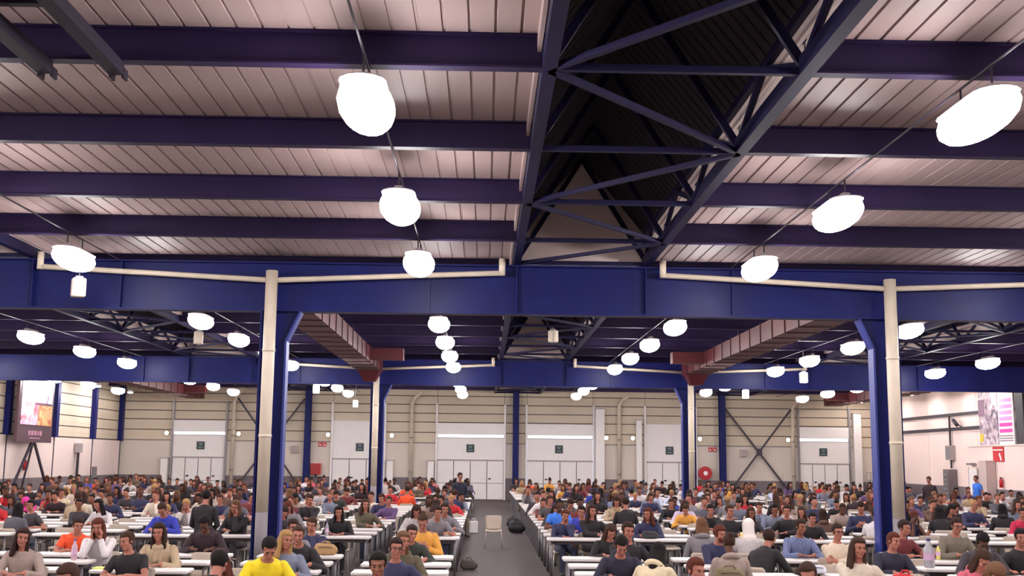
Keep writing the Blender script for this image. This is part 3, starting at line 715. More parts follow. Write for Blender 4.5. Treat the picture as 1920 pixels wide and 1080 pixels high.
POSES = {
 # lean, twist, head yaw, head pitch, arms
 'rest0': (14, 0, 0, 10, 'rest'), 'restR': (12, 12, 34, 6, 'rest'), 'restL': (15, -12, -34, 8, 'rest'), 'hunch': (24, 4, -14, 16, 'rest'),
 'write': (28, 0, 4, 40, 'write'), 'lean': (30, 14, 22, 8, 'write'), 'face': (20, 0, 0, 16, 'face'),
 'chin': (12, 5, 8, 14, 'chin'), 'twistR': (6, 36, 34, 4, 'restone'), 'twistL': (6, -36, -34, 4, 'restone'),
 'reach': (16, 18, 25, 8, 'reach'), 'lap': (8, 0, 15, 12, 'lap'), 'crossed': (0, 0, 5, 4, 'crossed'),
 'phone': (10, 0, 0, 34, 'phone'), 'slump': (58, 0, 20, 45, 'slump'),
 'standclasp': (2, 0, 5, 6, 'clasp'), 'standside': (0, 0, 8, 4, 'sides'),
}
def pose_prims(name, sleeve):
    lean, twist, hyaw, hpitch, arms = POSES[name]
    stand = name.startswith('stand')
    zp = .93 if stand else .52
    P = Prims()
    S_TOT = .53
    pts = []
    def at(s):
        th0 = math.radians(lean)
        n = 12; p = npv(0, 0, zp)
        for i in range(n):
            q = (i+.5)/n*s; th = th0*(.45+.75*q/S_TOT); p = p+npv(0, -math.sin(th), math.cos(th))*(s/n)
        th = th0*(.45+.75*s/S_TOT); tw = math.radians(twist)*max(s, 0)/S_TOT
        up = npv(0, -math.sin(th), math.cos(th)); fw0 = npv(0, -math.cos(th), -math.sin(th)); rt0 = npv(1, 0, 0)
        rt = rt0*math.cos(tw)-fw0*math.sin(-tw)*1.0; rt = unit(rt); fw = unit(np.cross(up, rt)); fw = fw if np.dot(fw, fw0) > 0 or abs(twist) > 85 else -fw
        return p, rt, fw, up
    prof = [(-.11, .13, .10, 2), (-.06, .165, .125, 2), (0, .175, .13, 2), (.03, .17, .128, 1), (.10, .158, .12, 1), (.2, .158, .118, 1), (.3, .172, .125, 1), (.38, .192, .125, 1), (.44, .195, .112, 1), (.485, .15, .09, 1), (.52, .085, .075, 1), (.54, .06, .06, 0)]
    rings = []; rg = []
    for s, w, d, r in prof:
        p, rt, fw, up = at(s)
        ring = []
        for k in range(20):
            t = 2*math.pi*k/20; c, q = math.cos(t), math.sin(t)
            e = .8
            ring.append(p+rt*w*math.copysign(abs(c)**e, c)+fw*d*math.copysign(abs(q)**e, q))
        rings.append(ring); rg.append(r)
    P.loft(rings, rg)
    # neck and head
    pn, rt, fw, up = at(.50)
    ph, rth, fwh, uph = at(.53)
    hp = math.radians(hpitch)
    fl = unit(npv(fwh[0], fwh[1], 0)); yaw = math.atan2(fl[0], -fl[1]) + math.radians(hyaw)
    roll = math.radians({'restR': 7, 'restL': -6, 'chin': 10, 'hunch': -5, 'twistR': 5, 'lean': 6}.get(name, 0))
    Hr = Matrix.Rotation(yaw, 3, 'Z') @ Matrix.Rotation(hp, 3, 'X') @ Matrix.Rotation(roll, 3, 'Y')
    nd = unit(up*.75+npv(0, 0, .5)+fw*.25)
    hc = pn+nd*.188 + np.asarray(Hr @ Vector((0, -.012, .012)))
    H = Matrix.Translation(Vector(hc)) @ Hr.to_4x4() @ Matrix.Diagonal((.97, .97, .94, 1))
    P.cone(pn-nd*.01, hc-nd*.05, .056, .05, 0, 14, steps=6)
    P.cone(pn+nd*.0, pn+nd*.025, .072, .066, 1, 16, steps=3)
    P.ell(H, (0, .014, .032), (.074, .093, .084)); P.ell(H, (0, -.022, -.035), (.057, .066, .084))
    P.ell(H, (0, -.058, -.096), (.03, .026, .022)); P.ell(H, (0, -.083, -.062), (.026, .014, .012))
    hv = lambda *q: np.asarray(H @ Vector(q))
    P.cone(hv(0, -.088, .008), hv(0, -.106, -.03), .008, .014, 0, 8, steps=4)
    P.cone(hv(-.034, -.079, .022), hv(.034, -.079, .022), .013, .013, 0, 8, steps=4)
    for sx in (-1, 1):
        P.ell(H, (sx*.074, .008, -.012), (.011, .02, .031)); P.ell(H, (sx*.04, -.062, -.03), (.024, .024, .024))
    P.cuts.append((0, pn, nd, .034)); P.neck = (pn, nd)
    # arms
    ps, rt, fw, up = at(.445)
    for sx in (-1, 1):
        P.grp = 1 if sx < 0 else 2
        S = ps+rt*sx*.178
        hint = npv(sx*.8, .25, -.7); pal = npv(0, 0, -1); cl = .35
        tb = npv(-sx, 0, 0)
        if arms == 'rest': W = npv(sx*.115, -.40, .785); d = npv(-sx*.75, -.6, -.02)
        elif arms == 'write':
            W = npv(.17, -.46, .785) if sx > 0 else npv(-.14, -.43, .785); d = npv(-sx*.55, -.8, -.02); cl = .8 if sx > 0 else .3
        elif arms == 'restone':
            g = 1 if twist > 0 else -1
            W = npv(sx*.12+g*.1, -.38, .785) if sx == g or True else None; d = npv(-sx*.5+g*.2, -.8, 0)
        elif arms == 'face' or (arms == 'chin' and sx > 0):
            W = hv(sx*.062, -.075, -.175); d = unit(hv(sx*.072, -.05, .0)-W); pal = npv(-sx, .3, 0); hint = npv(sx*.5, -.35, -1); tb = npv(0, -1, .2); cl = .5
        elif arms == 'chin': W = npv(-.08, -.38, .785); d = npv(.8, -.45, 0)
        elif arms == 'crossed':
            W = npv(-sx*.10, -.205 if sx > 0 else -.235, .80 if sx > 0 else .835); d = npv(-sx, .12, .1); pal = npv(0, .9, -.3); hint = npv(sx, .1, -.6); tb = npv(0, 0, 1)
        elif arms == 'reach':
            if sx > 0: W = npv(.46, -.46, .80); d = npv(.75, -.65, -.05); hint = npv(.4, .3, -1)
            else: W = npv(-.06, -.4, .785); d = npv(.6, -.7, 0)
        elif arms == 'lap': W = npv(sx*.1, -.27, .635); d = npv(-sx*.25, -.9, -.1); hint = npv(sx*.8, .6, -.4)
        elif arms == 'phone': W = npv(sx*.085, -.31, .82); d = npv(-sx*.35, -.55, .45); pal = npv(-sx*.6, .4, .6); cl = .9
        elif arms == 'slump': W = npv(-sx*.06, -.6, .785); d = npv(-sx*.95, -.15, 0); hint = npv(sx, -.1, -.3)
        elif arms == 'clasp': W = npv(sx*.07, -.19, .98); d = npv(-sx*.7, -.25, -.45); pal = npv(0, .9, 0); hint = npv(sx, .5, -.2); tb = npv(0, 0, 1); cl = .8
        else: W = npv(sx*.27, -.05, .86); d = npv(-sx*.05, -.1, -1); pal = npv(-sx, 0, 0); hint = npv(sx*.3, 1, 0); tb = npv(0, -1, 0); cl = .5
        E, W = ik(S, W, .29, .255, hint)
        P.cuts.append((P.grp+10, W, unit(W-E), -.012) if sleeve == 'l' else (P.grp, S, unit(E-S), .17))
        if sleeve == 's':
            P.cone(S, E, .057, .041, 1, 14, rg2=0, cut=.55, steps=9); P.grp += 10; P.cone(E, W, .041, .027, 0, 12)
        else:
            P.cone(S, E, .06, .046, 1, 14); P.grp += 10; P.cone(E, W-unit(W-E)*.01, .046, .035, 1, 12); P.cone(W-unit(W-E)*.03, W, .027, .026, 0, 10, steps=3)
        P.grp += 10
        hand(P, W, d, pal, tb, cl)
    # legs
    P.grp = 3
    for sx in (-1, 1):
        if stand: hip, knee, ank = npv(sx*.09, 0, .90), npv(sx*.1, -.02, .50), npv(sx*.11, .02, .09)
        else: hip, knee, ank = npv(sx*.09, -.01, .53), npv(sx*.115, -.42, .515), npv(sx*.12, -.36, .10)
        P.cone(hip, knee, .086, .062, 2, 14); P.cone(knee, ank, .06, .042, 2, 12); 
        P.cone(ank+npv(0, .02, -.035), ank+npv(sx*.02, -.17, -.05), .046, .04, 3, 12, flat=(0, 0, 1), fk=.8)
    return P, H

WORKSHOP = bpy.data.scenes.new('workshop')
def solid(P, voxel, smooth, ratio, name):
    """join all shapes of P into one continuous surface"""
    me = bpy.data.meshes.new('tmp'); me.from_pydata(P.v, [], P.f); me.update()
    o = bpy.data.objects.new('tmp', me); WORKSHOP.collection.objects.link(o)
    m = o.modifiers.new('r', 'REMESH'); m.mode = 'VOXEL'; m.voxel_size = voxel
    if smooth: m = o.modifiers.new('s', 'SMOOTH'); m.iterations = smooth; m.factor = .5
    if ratio < 1: m = o.modifiers.new('d', 'DECIMATE'); m.ratio = ratio
    vl = WORKSHOP.view_layers[0]; vl.update(); dg = vl.depsgraph
    out = bpy.data.meshes.new_from_object(o.evaluated_get(dg))
    bpy.data.objects.remove(o); bpy.data.meshes.remove(me)
    out.name = name
    out.polygons.foreach_set('use_smooth', [True]*len(out.polygons))
    return out
def regions(P, me):
    kd = kdtree.KDTree(len(P.v))
    for i, v in enumerate(P.v): kd.insert(v, i)
    kd.balance()
    hit = [kd.find(v.co)[1] for v in me.vertices]
    rv = [P.r[i] for i in hit]; gv = [P.g[i] for i in hit]
    co = np.empty(len(rv)*3); me.vertices.foreach_get('co', co); co = co.reshape(-1, 3)
    garr = np.array(gv); rarr = np.array(rv)
    for g, p0, ax, c in P.cuts:
        t = (co-p0) @ ax
        near = (np.linalg.norm(co-p0, axis=1) < (.34 if g else .5)) & (garr == g) & (rarr < 2)
        if g > 10: rarr[garr == g+10] = 0
        if g and abs(c-.17) < 1e-6:      # short sleeve: beyond the cut the whole arm is bare
            near = (garr == g)
        rarr[near & (t > c)] = 0; rarr[near & (t <= c)] = 1
    rv = rarr.tolist()
    nb = [[] for _ in rv]
    for e in me.edges:
        a, b = e.vertices; nb[a].append(b); nb[b].append(a)
    for _ in range(1):
        new = list(rv)
        for i, q in enumerate(nb):
            if any(rv[j] != rv[i] for j in q):
                c = [rv[j] for j in q]+[rv[i]]*2; new[i] = max(set(c), key=c.count)
        rv = new
    out = []
    for p in me.polygons:
        c = [rv[i] for i in p.vertices]; out.append(max(set(c), key=c.count))
    return out
def garment(me, reg, which, off, name, cuts=()):
    co = np.empty(len(me.vertices)*3); me.vertices.foreach_get('co', co); co = co.reshape(-1, 3)
    nn = np.empty(len(me.vertices)*3); me.vertices.foreach_get('normal', nn); nn = nn.reshape(-1, 3)
    fs = [tuple(p.vertices) for p, r in zip(me.polygons, reg) if r in which]
    idx = {}; vs = []; nf = []; ed = {}
    for f in fs:
        g = []
        for i in f:
            if i not in idx: idx[i] = len(vs); vs.append(co[i]+nn[i]*off)
            g.append(idx[i])
        nf.append(tuple(g))
        for a, b in zip(f, f[1:]+f[:1]):
            if (b, a) in ed: del ed[(b, a)]
            else: ed[(a, b)] = 1
    # straighten the hems: slide border vertices onto the nearest cut plane
    for i in {q for e in ed for q in e}:
        for g, p0, ax, c in cuts:
            t = float((co[i]-p0) @ ax)
            if abs(t-c) < .016 and np.linalg.norm(co[i]-p0) < (.1 if g == 0 or c < 0 else .24):
                vs[idx[i]] = vs[idx[i]]+ax*(c-t); co[i] = co[i]+ax*(c-t); break
    inner = {}
    for (a, b) in ed:
        for i in (a, b):
            if i not in inner: inner[i] = len(vs); vs.append(co[i]-nn[i]*.004)
        nf.append((idx[b], idx[a], inner[a], inner[b]))
    m2 = bpy.data.meshes.new(name); m2.from_pydata([tuple(v) for v in vs], [], nf); m2.update()
    m2.polygons.foreach_set('use_smooth', [True]*len(m2.polygons)); m2.materials.append(None)
    return m2

# hair and head coverings in head coordinates (face toward -y)
def hair_prims(kind, k=1.0):
    P = Prims(); I = Matrix.Identity(4)
    def cap(r, lo=.05, push=.8, rough=0.0, back=-.06):
        M = MB(); nu, nv = 28, 18
        rings = []
        for i in range(1, nv):
            ph = math.pi*i/nv; ring = []
            for q in range(nu):
                t = 2*math.pi*q/nu
                x, y, z = math.sin(ph)*math.cos(t), math.sin(ph)*math.sin(t), math.cos(ph)
                s = 1+rough*(math.sin(7*t+3*ph)*math.sin(9*ph+2*t)+.6*math.sin(13*t-5*ph))
                p = [x*r[0]*s, y*r[1]*s+.014, z*r[2]*s+.036]
                front = max(0, min(1, (-p[1]-.015)/.045)); low = max(0, min(1, (lo+.028-p[2])/.03)); lowb = max(0, min(1, (back-p[2])/.03))
                sh = max(front*low, lowb)
                p = [p[0]*(1-.45*sh), (p[1]-.014)*(1-.45*sh)+.014, (p[2]-.036)*(1-.3*sh)+.036]
                ring.append(npv(*p))
            rings.append(ring)
        P.loft(rings[::-1], 0)
    if kind == 'short': cap((.088, .107, .101), .047, rough=.03)
    elif kind == 'curly': cap((.098, .116, .108), .05, rough=.06, back=-.07); P.cone((-.045, -.06, -.09), (.045, -.06, -.09), .03, .03); 
    elif kind in ('long', 'wavy'):
        cap((.093, .111, .102), .052, rough=.02, back=-.1)
        w = 1.25 if kind == 'wavy' else 1.0
        P.cone((0, .055, .0), (0, .085, -.26), .078, .062*w, 0, 14, flat=(0, 1, 0), fk=.55, steps=8)
        for sx in (-1, 1): P.cone((sx*.066, .0, .03), (sx*.085, -.015, -.23), .026, .03*w, 0, 10, steps=8)
        for sx in (-1, 1): P.cone((sx*.07, .04, .0), (sx*.08, .05, -.25), .035, .035*w, 0, 10, steps=8)
    elif kind == 'bun': cap((.082, .1, .092), .05, back=-.07); P.ell(I, (0, .09, .1), (.045, .045, .042))
    elif kind in ('hijab', 'hood'):
        cap((.1, .118, .108), .06, back=-.2)
        for sx in (-1, 1): P.cone((sx*.062, -.02, .04), (sx*.055, -.035, -.13), .04, .04)
        P.cone((0, .05, .03), (0, .04, -.15), .085, .1, 0, 16); P.cone((0, -.045, -.135), (0, -.02, -.19), .05, .1, 0, 14); P.cone((0, .0, -.15), (0, .03, -.22), .1, .13, 0, 16)
    return P
HAIRK = ('short', 'long', 'wavy', 'bun', 'curly', 'hijab', 'hood')
HAIR = {k: solid(hair_prims(k), .0095, 2, .6, 'hair') for k in HAIRK}
HAIRLO = {k: solid(hair_prims(k), .02, 1, .7, 'hair') for k in HAIRK}
for m in list(HAIR.values())+list(HAIRLO.values()): m.materials.append(None)
ME_EYE = MB().ell((0, 0, 0), (.011, .007, .0058), 10, 6).mesh('eye', mat('dark_eye', (30, 20, 18), .3))
ME_LIPS = MB().ell((0, 0, 0), (.024, .008, .008), 10, 6).mesh('lips', mat('lip_tone', (150, 78, 74), .5))
ME_BROW = MB().bar((-.018, 0, 0), (.018, 0, 0), .006, .005).mesh('eyebrow', mat('dark_brow', (48, 32, 28), .8))
def glasses_mesh():
    b = MB()
    for sx in (-1, 1):
        b.tube([(sx*.032+.024*math.cos(t), 0, .017*math.sin(t)) for t in np.linspace(0, 2*math.pi, 17)], .0028, 6, caps=False)
        b.tube([(sx*.056, 0, .006), (sx*.078, .1, .006)], .0028, 6)
    b.tube([(-.009, 0, .004), (.009, 0, .004)], .0028, 6)
    return b.mesh('glasses', M_DARK)
ME_GLASS = glasses_mesh()

ME_EYES = MB().ell((-.031, -.0835, .004), (.014, .008, .009), 8, 5).ell((.031, -.0835, .004), (.014, .008, .009), 8, 5).mesh('eyes', mat('dark_eye', (30, 20, 18), .3))
SKIN = {'light': mat('skin_light', (160, 104, 88), .6, spec=.3), 'tan': mat('skin_tan', (132, 84, 66), .6, spec=.3), 'brown': mat('skin_brown', (88, 54, 42), .6, spec=.3)}
HAIRC = {n: mat('hair_'+n, c, .85, bump=.4, bscale=140, spec=.2) for n, c in {'black': (26, 20, 22), 'darkbrown': (48, 32, 28), 'brown': (62, 42, 34), 'auburn': (84, 42, 32), 'lightbrown': (104, 74, 54), 'blond': (162, 126, 82), 'pink': (222, 62, 152), 'offwhite': (224, 212, 208)}.items()}
CLOTH = {n: mat('cloth_'+n, c, .85, bump=.25, bscale=45, vary=.12, scale=9) for n, c in {
 'taupe': (150, 132, 124), 'slate': (86, 84, 94), 'orange': (222, 78, 38), 'white': (204, 196, 198), 'grey': (120, 114, 120), 'pink': (222, 62, 152), 'cream': (208, 190, 160), 'charcoal': (58, 52, 58),
 'black': (32, 27, 32), 'sand': (172, 150, 124), 'royal': (48, 58, 160), 'palegrey': (178, 170, 170), 'blackmaroon': (44, 26, 34), 'brown': (92, 66, 56), 'maroon': (104, 42, 46), 'navy': (44, 44, 76), 'yellow': (222, 196, 30),
 'greyblue': (112, 116, 136), 'olive': (84, 76, 60), 'darkgreen': (46, 50, 44), 'mustard': (206, 146, 62), 'red': (186, 36, 46), 'purple': (92, 66, 106), 'navyblack': (36, 34, 52), 'azure': (56, 116, 214), 'darkgrey': (76, 72, 74),
 'lilac': (186, 170, 192), 'beige': (200, 180, 160), 'offwhite': (200, 186, 170), 'paleblue': (188, 194, 216), 'olivegrey': (112, 102, 90), 'rose': (190, 90, 110), 'crimson': (178, 34, 70), 'khaki': (148, 126, 92)}.items()}
def plaid():
    m = bpy.data.materials.new('cloth_plaid'); m.use_nodes = True; nt = m.node_tree; b = nt.nodes['Principled BSDF']; b.inputs['Roughness'].default_value = .85
    tc = nt.nodes.new('ShaderNodeTexCoord'); ck = nt.nodes.new('ShaderNodeTexChecker'); ck.inputs['Scale'].default_value = 38
    ck.inputs['Color1'].default_value = lin((84, 92, 132))+(1,); ck.inputs['Color2'].default_value = lin((112, 120, 152))+(1,)
    nt.links.new(tc.outputs['Object'], ck.inputs['Vector']); nt.links.new(ck.outputs['Color'], b.inputs['Base Color']); return m
CLOTH['plaid'] = plaid()
M_JEANS = [mat('denim', (52, 56, 80), .85), mat('black_trousers', (34, 30, 36), .85), mat('khaki_trousers', (128, 112, 92), .85), mat('grey_trousers', (80, 76, 82), .85)]
M_SHOE = mat('dark_shoe', (40, 34, 36), .6)

def ring_mesh(name, r0, fat, drop, arc):
    P = Prims(); n = 18
    for k in range(n):
        a0, a1 = (math.pi*2*k/n, math.pi*2*(k+1)/n)
        mid = (a0+a1)/2; back = .5+.5*math.sin(mid)      # 1 behind the neck, 0 in front
        if arc and back < .18: continue
        f = fat*(.7+.5*back) if arc else fat*(1+.12*math.sin(5*mid))
        q = lambda a: (r0*math.cos(a), r0*1.05*math.sin(a)+(.02 if arc else 0), -drop*(1-math.sin(a))*.5+(.0 if not arc else -.015*back))
        P.cone(q(a0), q(a1), f, f, 0, 8, steps=2)
    if not arc: P.cone((.03, -.1, -.05), (.05, -.175, -.26), .03, .034, 0, 10, flat=(0, 1, 0), fk=.5); P.cone((-.02, -.1, -.05), (-.03, -.165, -.2), .03, .03, 0, 10, flat=(0, 1, 0), fk=.5)
    me = solid(P, .011, 3, .6, name); me.materials.append(None); return me
ME_SCARF = ring_mesh('scarf', .078, .04, .05, False)
ME_HOOD = ring_mesh('hood', .095, .036, .04, True)
_near = {}; _far = {}
def near_set(pose, sleeve):
    k = (pose, sleeve)
    if k not in _near:
        P, H = pose_prims(pose, sleeve)
        me = solid(P, .0084, 2, .42, 'person')
        reg = regions(P, me)
        me.materials.append(None)
        _near[k] = (me, garment(me, reg, (1,), .007, 'shirt', P.cuts), garment(me, reg, (2,), .005, 'trousers'), garment(me, reg, (3,), .004, 'shoes'), H, P.neck)
    return _near[k]
def far_set(pose, sleeve, vox=.019, ratio=.8):
    k = (pose, sleeve, vox)
    if k not in _far:
        P, H = pose_prims(pose, sleeve)
        me = solid(P, vox, 1, ratio, 'person')
        reg = regions(P, me)
        for _ in range(4): me.materials.append(None)
        me.polygons.foreach_set('material_index', reg); _far[k] = (me, H)
    return _far[k]
def setmat(o, i, m):
    o.material_slots[i].link = 'OBJECT'; o.material_slots[i].material = m
NPERS = 0
def person(x, y, face, pose, sleeve, hair, hairc, skin, top, legm, sc, label, group, near=True, glasses=False, z=0.0):
    global NPERS
    NPERS += 1
    if near:
        me, ms, mt, msh, H, neck = near_set(pose, sleeve)
        o = put('person', me); setmat(o, 0, SKIN[skin])
        for nm, m, mm in (('shirt', ms, CLOTH[top]), ('trousers', mt, legm), ('shoes', msh, M_SHOE)):
            c = put(nm, m, o); setmat(c, 0, mm)
        h = put('hair' if hair not in ('hijab', 'hood') else 'headscarf', HAIR[hair], o); h.matrix_local = H; setmat(h, 0, HAIRC[hairc])
        for sx in (-1, 1):
            e = put('eye', ME_EYE, o); e.matrix_local = H @ Matrix.Translation((sx*.031, -.0835, .002))
            e = put('eyebrow', ME_BROW, o); e.matrix_local = H @ Matrix.Translation((sx*.032, -.0905, .026))
        e = put('lips', ME_LIPS, o); e.matrix_local = H @ Matrix.Translation((0, -.0925, -.062))
        kind = 'scarf' if 'scarf' in label and 'head' not in label else 'hood' if ('hood' in label or (NPERS*7) % 10 < 3) and sleeve == 'l' and hair not in ('hood', 'hijab') else None
        if kind:
            pn, nd = neck
            zq = Vector((0, 0, 1)).rotation_difference(Vector(nd)).to_matrix().to_4x4()
            c = put(kind, ME_SCARF if kind == 'scarf' else ME_HOOD, o); c.matrix_local = Matrix.Translation(Vector(pn)+Vector(nd)*(.05 if kind == 'scarf' else .022)) @ zq
            setmat(c, 0, CLOTH[('sand', 'khaki')[NPERS % 2]] if kind == 'scarf' else CLOTH[top])
        if glasses: e = put('glasses', ME_GLASS, o); e.matrix_local = H @ Matrix.Translation((0, -.104, .004))
    else:
        me, H = far_set(pose, sleeve)
        o = put('person', me)
        for i, m in enumerate((SKIN[skin], CLOTH[top], legm, M_SHOE)): setmat(o, i, m)
        h = put('hair' if hair not in ('hijab', 'hood') else 'headscarf', HAIRLO[hair], o); h.matrix_local = H; setmat(h, 0, HAIRC[hairc])
        if y < 38: e = put('eyes', ME_EYES, o); e.matrix_local = H
    o.location = (x, y, z); o.rotation_euler = (0, 0, math.radians(face)); o.scale = (sc, sc, sc)
    tag(o, label, 'person', group)
    return o

# ================================================================== TABLES AND CHAIRS
ROWS = [9.2, 10.4, 11.6, 12.8, 14.0, 15.2, 16.4, 17.6] + [22+1.2*i for i in range(16)] + [44.4+1.2*i for i in range(10)]
TW, TD = 1.27, .44
ME_TOP = MB().slab(TW, TD, .69, .74, .05, .012, 3).mesh('table_top', M_TABLE)
ME_APRON = MB().box(-TW/2+.08, TW/2-.08, -.012, .012, .62, .69).mesh('stretcher', M_LEG)
ME_TLEG = MB().tube([(0, 0, 0), (0, 0, .69)], .019, 10).mesh('leg', M_LEG)
ME_TFOOT = MB().bar((0, -.17, .66), (0, .17, .66), .035, .035).mesh('side_rail', M_LEG)
_b = MB().slab(TW, TD, .69, .74, .05, .012, 2, m=0)
for sx in (-1, 1):
    for sy in (-1, 1): _b.box(sx*.55-.018, sx*.55+.018, sy*.16-.018, sy*.16+.018, 0, .69, 1)
_b.box(-.55, .55, -.012, .012, .62, .69, 1)
ME_TFAR = _b.mesh('folding_table', [M_TABLE, M_LEG])
def table(x, y, label, parts):
    if parts:
        t = tag(empty('folding_table', (x, y, 0)), label, 'table', 'white exam tables in rows')
        put('table_top', ME_TOP, t); put('stretcher', ME_APRON, t)
        for sx in (-1, 1):
            put('side_rail', ME_TFOOT, t, (sx*.55, 0, 0))
            for sy in (-1, 1): put('leg', ME_TLEG, t, (sx*.55, sy*.16, 0))
    else:
        t = tag(put('folding_table', ME_TFAR, None, (x, y, 0)), label, 'table', 'white exam tables in rows')
    return t
def chair_parts():
    seat = MB(); n = 9
    def sheet(prof, w0, w1, rr, th):
        """curved plastic sheet: prof = (y,z) along, width tapers w0..w1 with rounded far corners"""
        b = MB(); rows = []
        for i, (y, z) in enumerate(prof):
            t = i/(len(prof)-1); w = w0+(w1-w0)*t
            if rr and t > .7: w -= rr*(1-math.sqrt(max(0, 1-((t-.7)/.3)**2)))
            rows.append([((k/8-.5)*w, y+.025*(1-(abs(k/4-1))**2)*(0 if rr == 0 else 1), z-(.015*(1-abs(k/4-1)**2) if rr == 0 else 0)) for k in range(9)])
        vs = []; fs = []; N = len(rows)
        for s in (0, 1):
            for i, r in enumerate(rows):
                p0 = prof[max(i-1, 0)]; p1 = prof[min(i+1, N-1)]; d = unit((p1[0]-p0[0], p1[1]-p0[1])); nx = (-d[1], d[0])
                vs += [(x, y+nx[0]*th*s, z+nx[1]*th*s) for x, y, z in r]
        for i in range(N-1):
            for k in range(8):
                a = i*9+k; fs.append((a, a+1, a+10, a+9)); c = a+N*9; fs.append((c+9, c+10, c+1, c))
        for i in range(N-1):
            a = i*9; c = a+N*9; fs.append((a, a+9, c+9, c)); a = i*9+8; c = a+N*9; fs.append((c, c+9, a+9, a))
        for k in range(8): fs.append((k, k+N*9, k+1+N*9, k+1)); a = (N-1)*9+k; fs.append((a+1, a+1+N*9, a+N*9, a))
        b.add(vs, fs, 0, True); return b
    back = sheet([(.17, .45), (.2, .5), (.215, .58), (.225, .66), (.24, .73), (.25, .77), (.255, .80)], .38, .44, .10, .012)
    seat = sheet([(-.22, .425), (-.2, .445), (-.1, .452), (.05, .448), (.13, .44), (.17, .45)], .42, .39, 0, .012)
    legs = []
    for sx in (-1, 1):
        for sy in (-1, 1):
            legs.append(MB().tube([(sx*.16, sy*.13, .435), (sx*.19, sy*.17, .40), (sx*.22, sy*.21, 0)], .011, 8))
    rail = [MB().tube([(sx*.165, -.14, .43), (sx*.165, .15, .43)], .011, 8) for sx in (-1, 1)]
    return seat, back, legs, rail
_s, _bk, _lg, _rl = chair_parts()
ME_SEAT, ME_BACK = _s.mesh('seat', M_CHAIR), _bk.mesh('backrest', M_CHAIR)
ME_CLEG = [l.mesh('leg', M_CHLEG) for l in _lg]; ME_CRAIL = [l.mesh('seat_rail', M_CHLEG) for l in _rl]
_b = MB()
for q in (_s, _bk): _b.add(q.v, q.f, 0, True)
for q in _lg: _b.add(q.v, q.f, 1, True)
ME_CFAR = _b.mesh('plastic_chair', [M_CHAIR, M_CHLEG])
def chair(x, y, rz, label, parts):
    if parts:
        t = tag(empty('plastic_chair', (x, y, 0), math.radians(rz)), label, 'chair', 'beige plastic chairs')
        put('seat', ME_SEAT, t); put('backrest', ME_BACK, t)
        for m in ME_CLEG: put('leg', m, t)
        for m in ME_CRAIL: put('seat_rail', m, t)
    else:
        t = tag(put('plastic_chair', ME_CFAR, None, (x, y, 0), (0, 0, math.radians(rz))), label, 'chair', 'beige plastic chairs')
    return t

def in_view(x, y, m=1.3): return -.437*y-m < x < .478*y+m
tabs = []
for ri, y in enumerate(ROWS):
    n = 0
    while True:
        xl = 1.22+1.68*n
        if xl+TW > 19.8: break
        if in_view(xl+TW/2, y): tabs.append((y, ri, 'right', n, xl+TW/2))
        n += 1
    n = 0
    while True:
        xr = -.45-1.69*n
        if xr-TW < -19.4: break
        if in_view(xr-TW/2, y): tabs.append((y, ri, 'left', n, xr-TW/2))
        n += 1
tabs.sort(key=lambda t: (t[0], abs(t[4])))
far_tables = []
for k, (y, ri, side, n, x) in enumerate(tabs):
    if k < 300:
        table(x, y+TD/2, f'white table in the {ordinal(ri+1)} row {side} of the aisle, {ordinal(n+1)} from the aisle', y < 27)
    else: far_tables.append((x, y+TD/2))

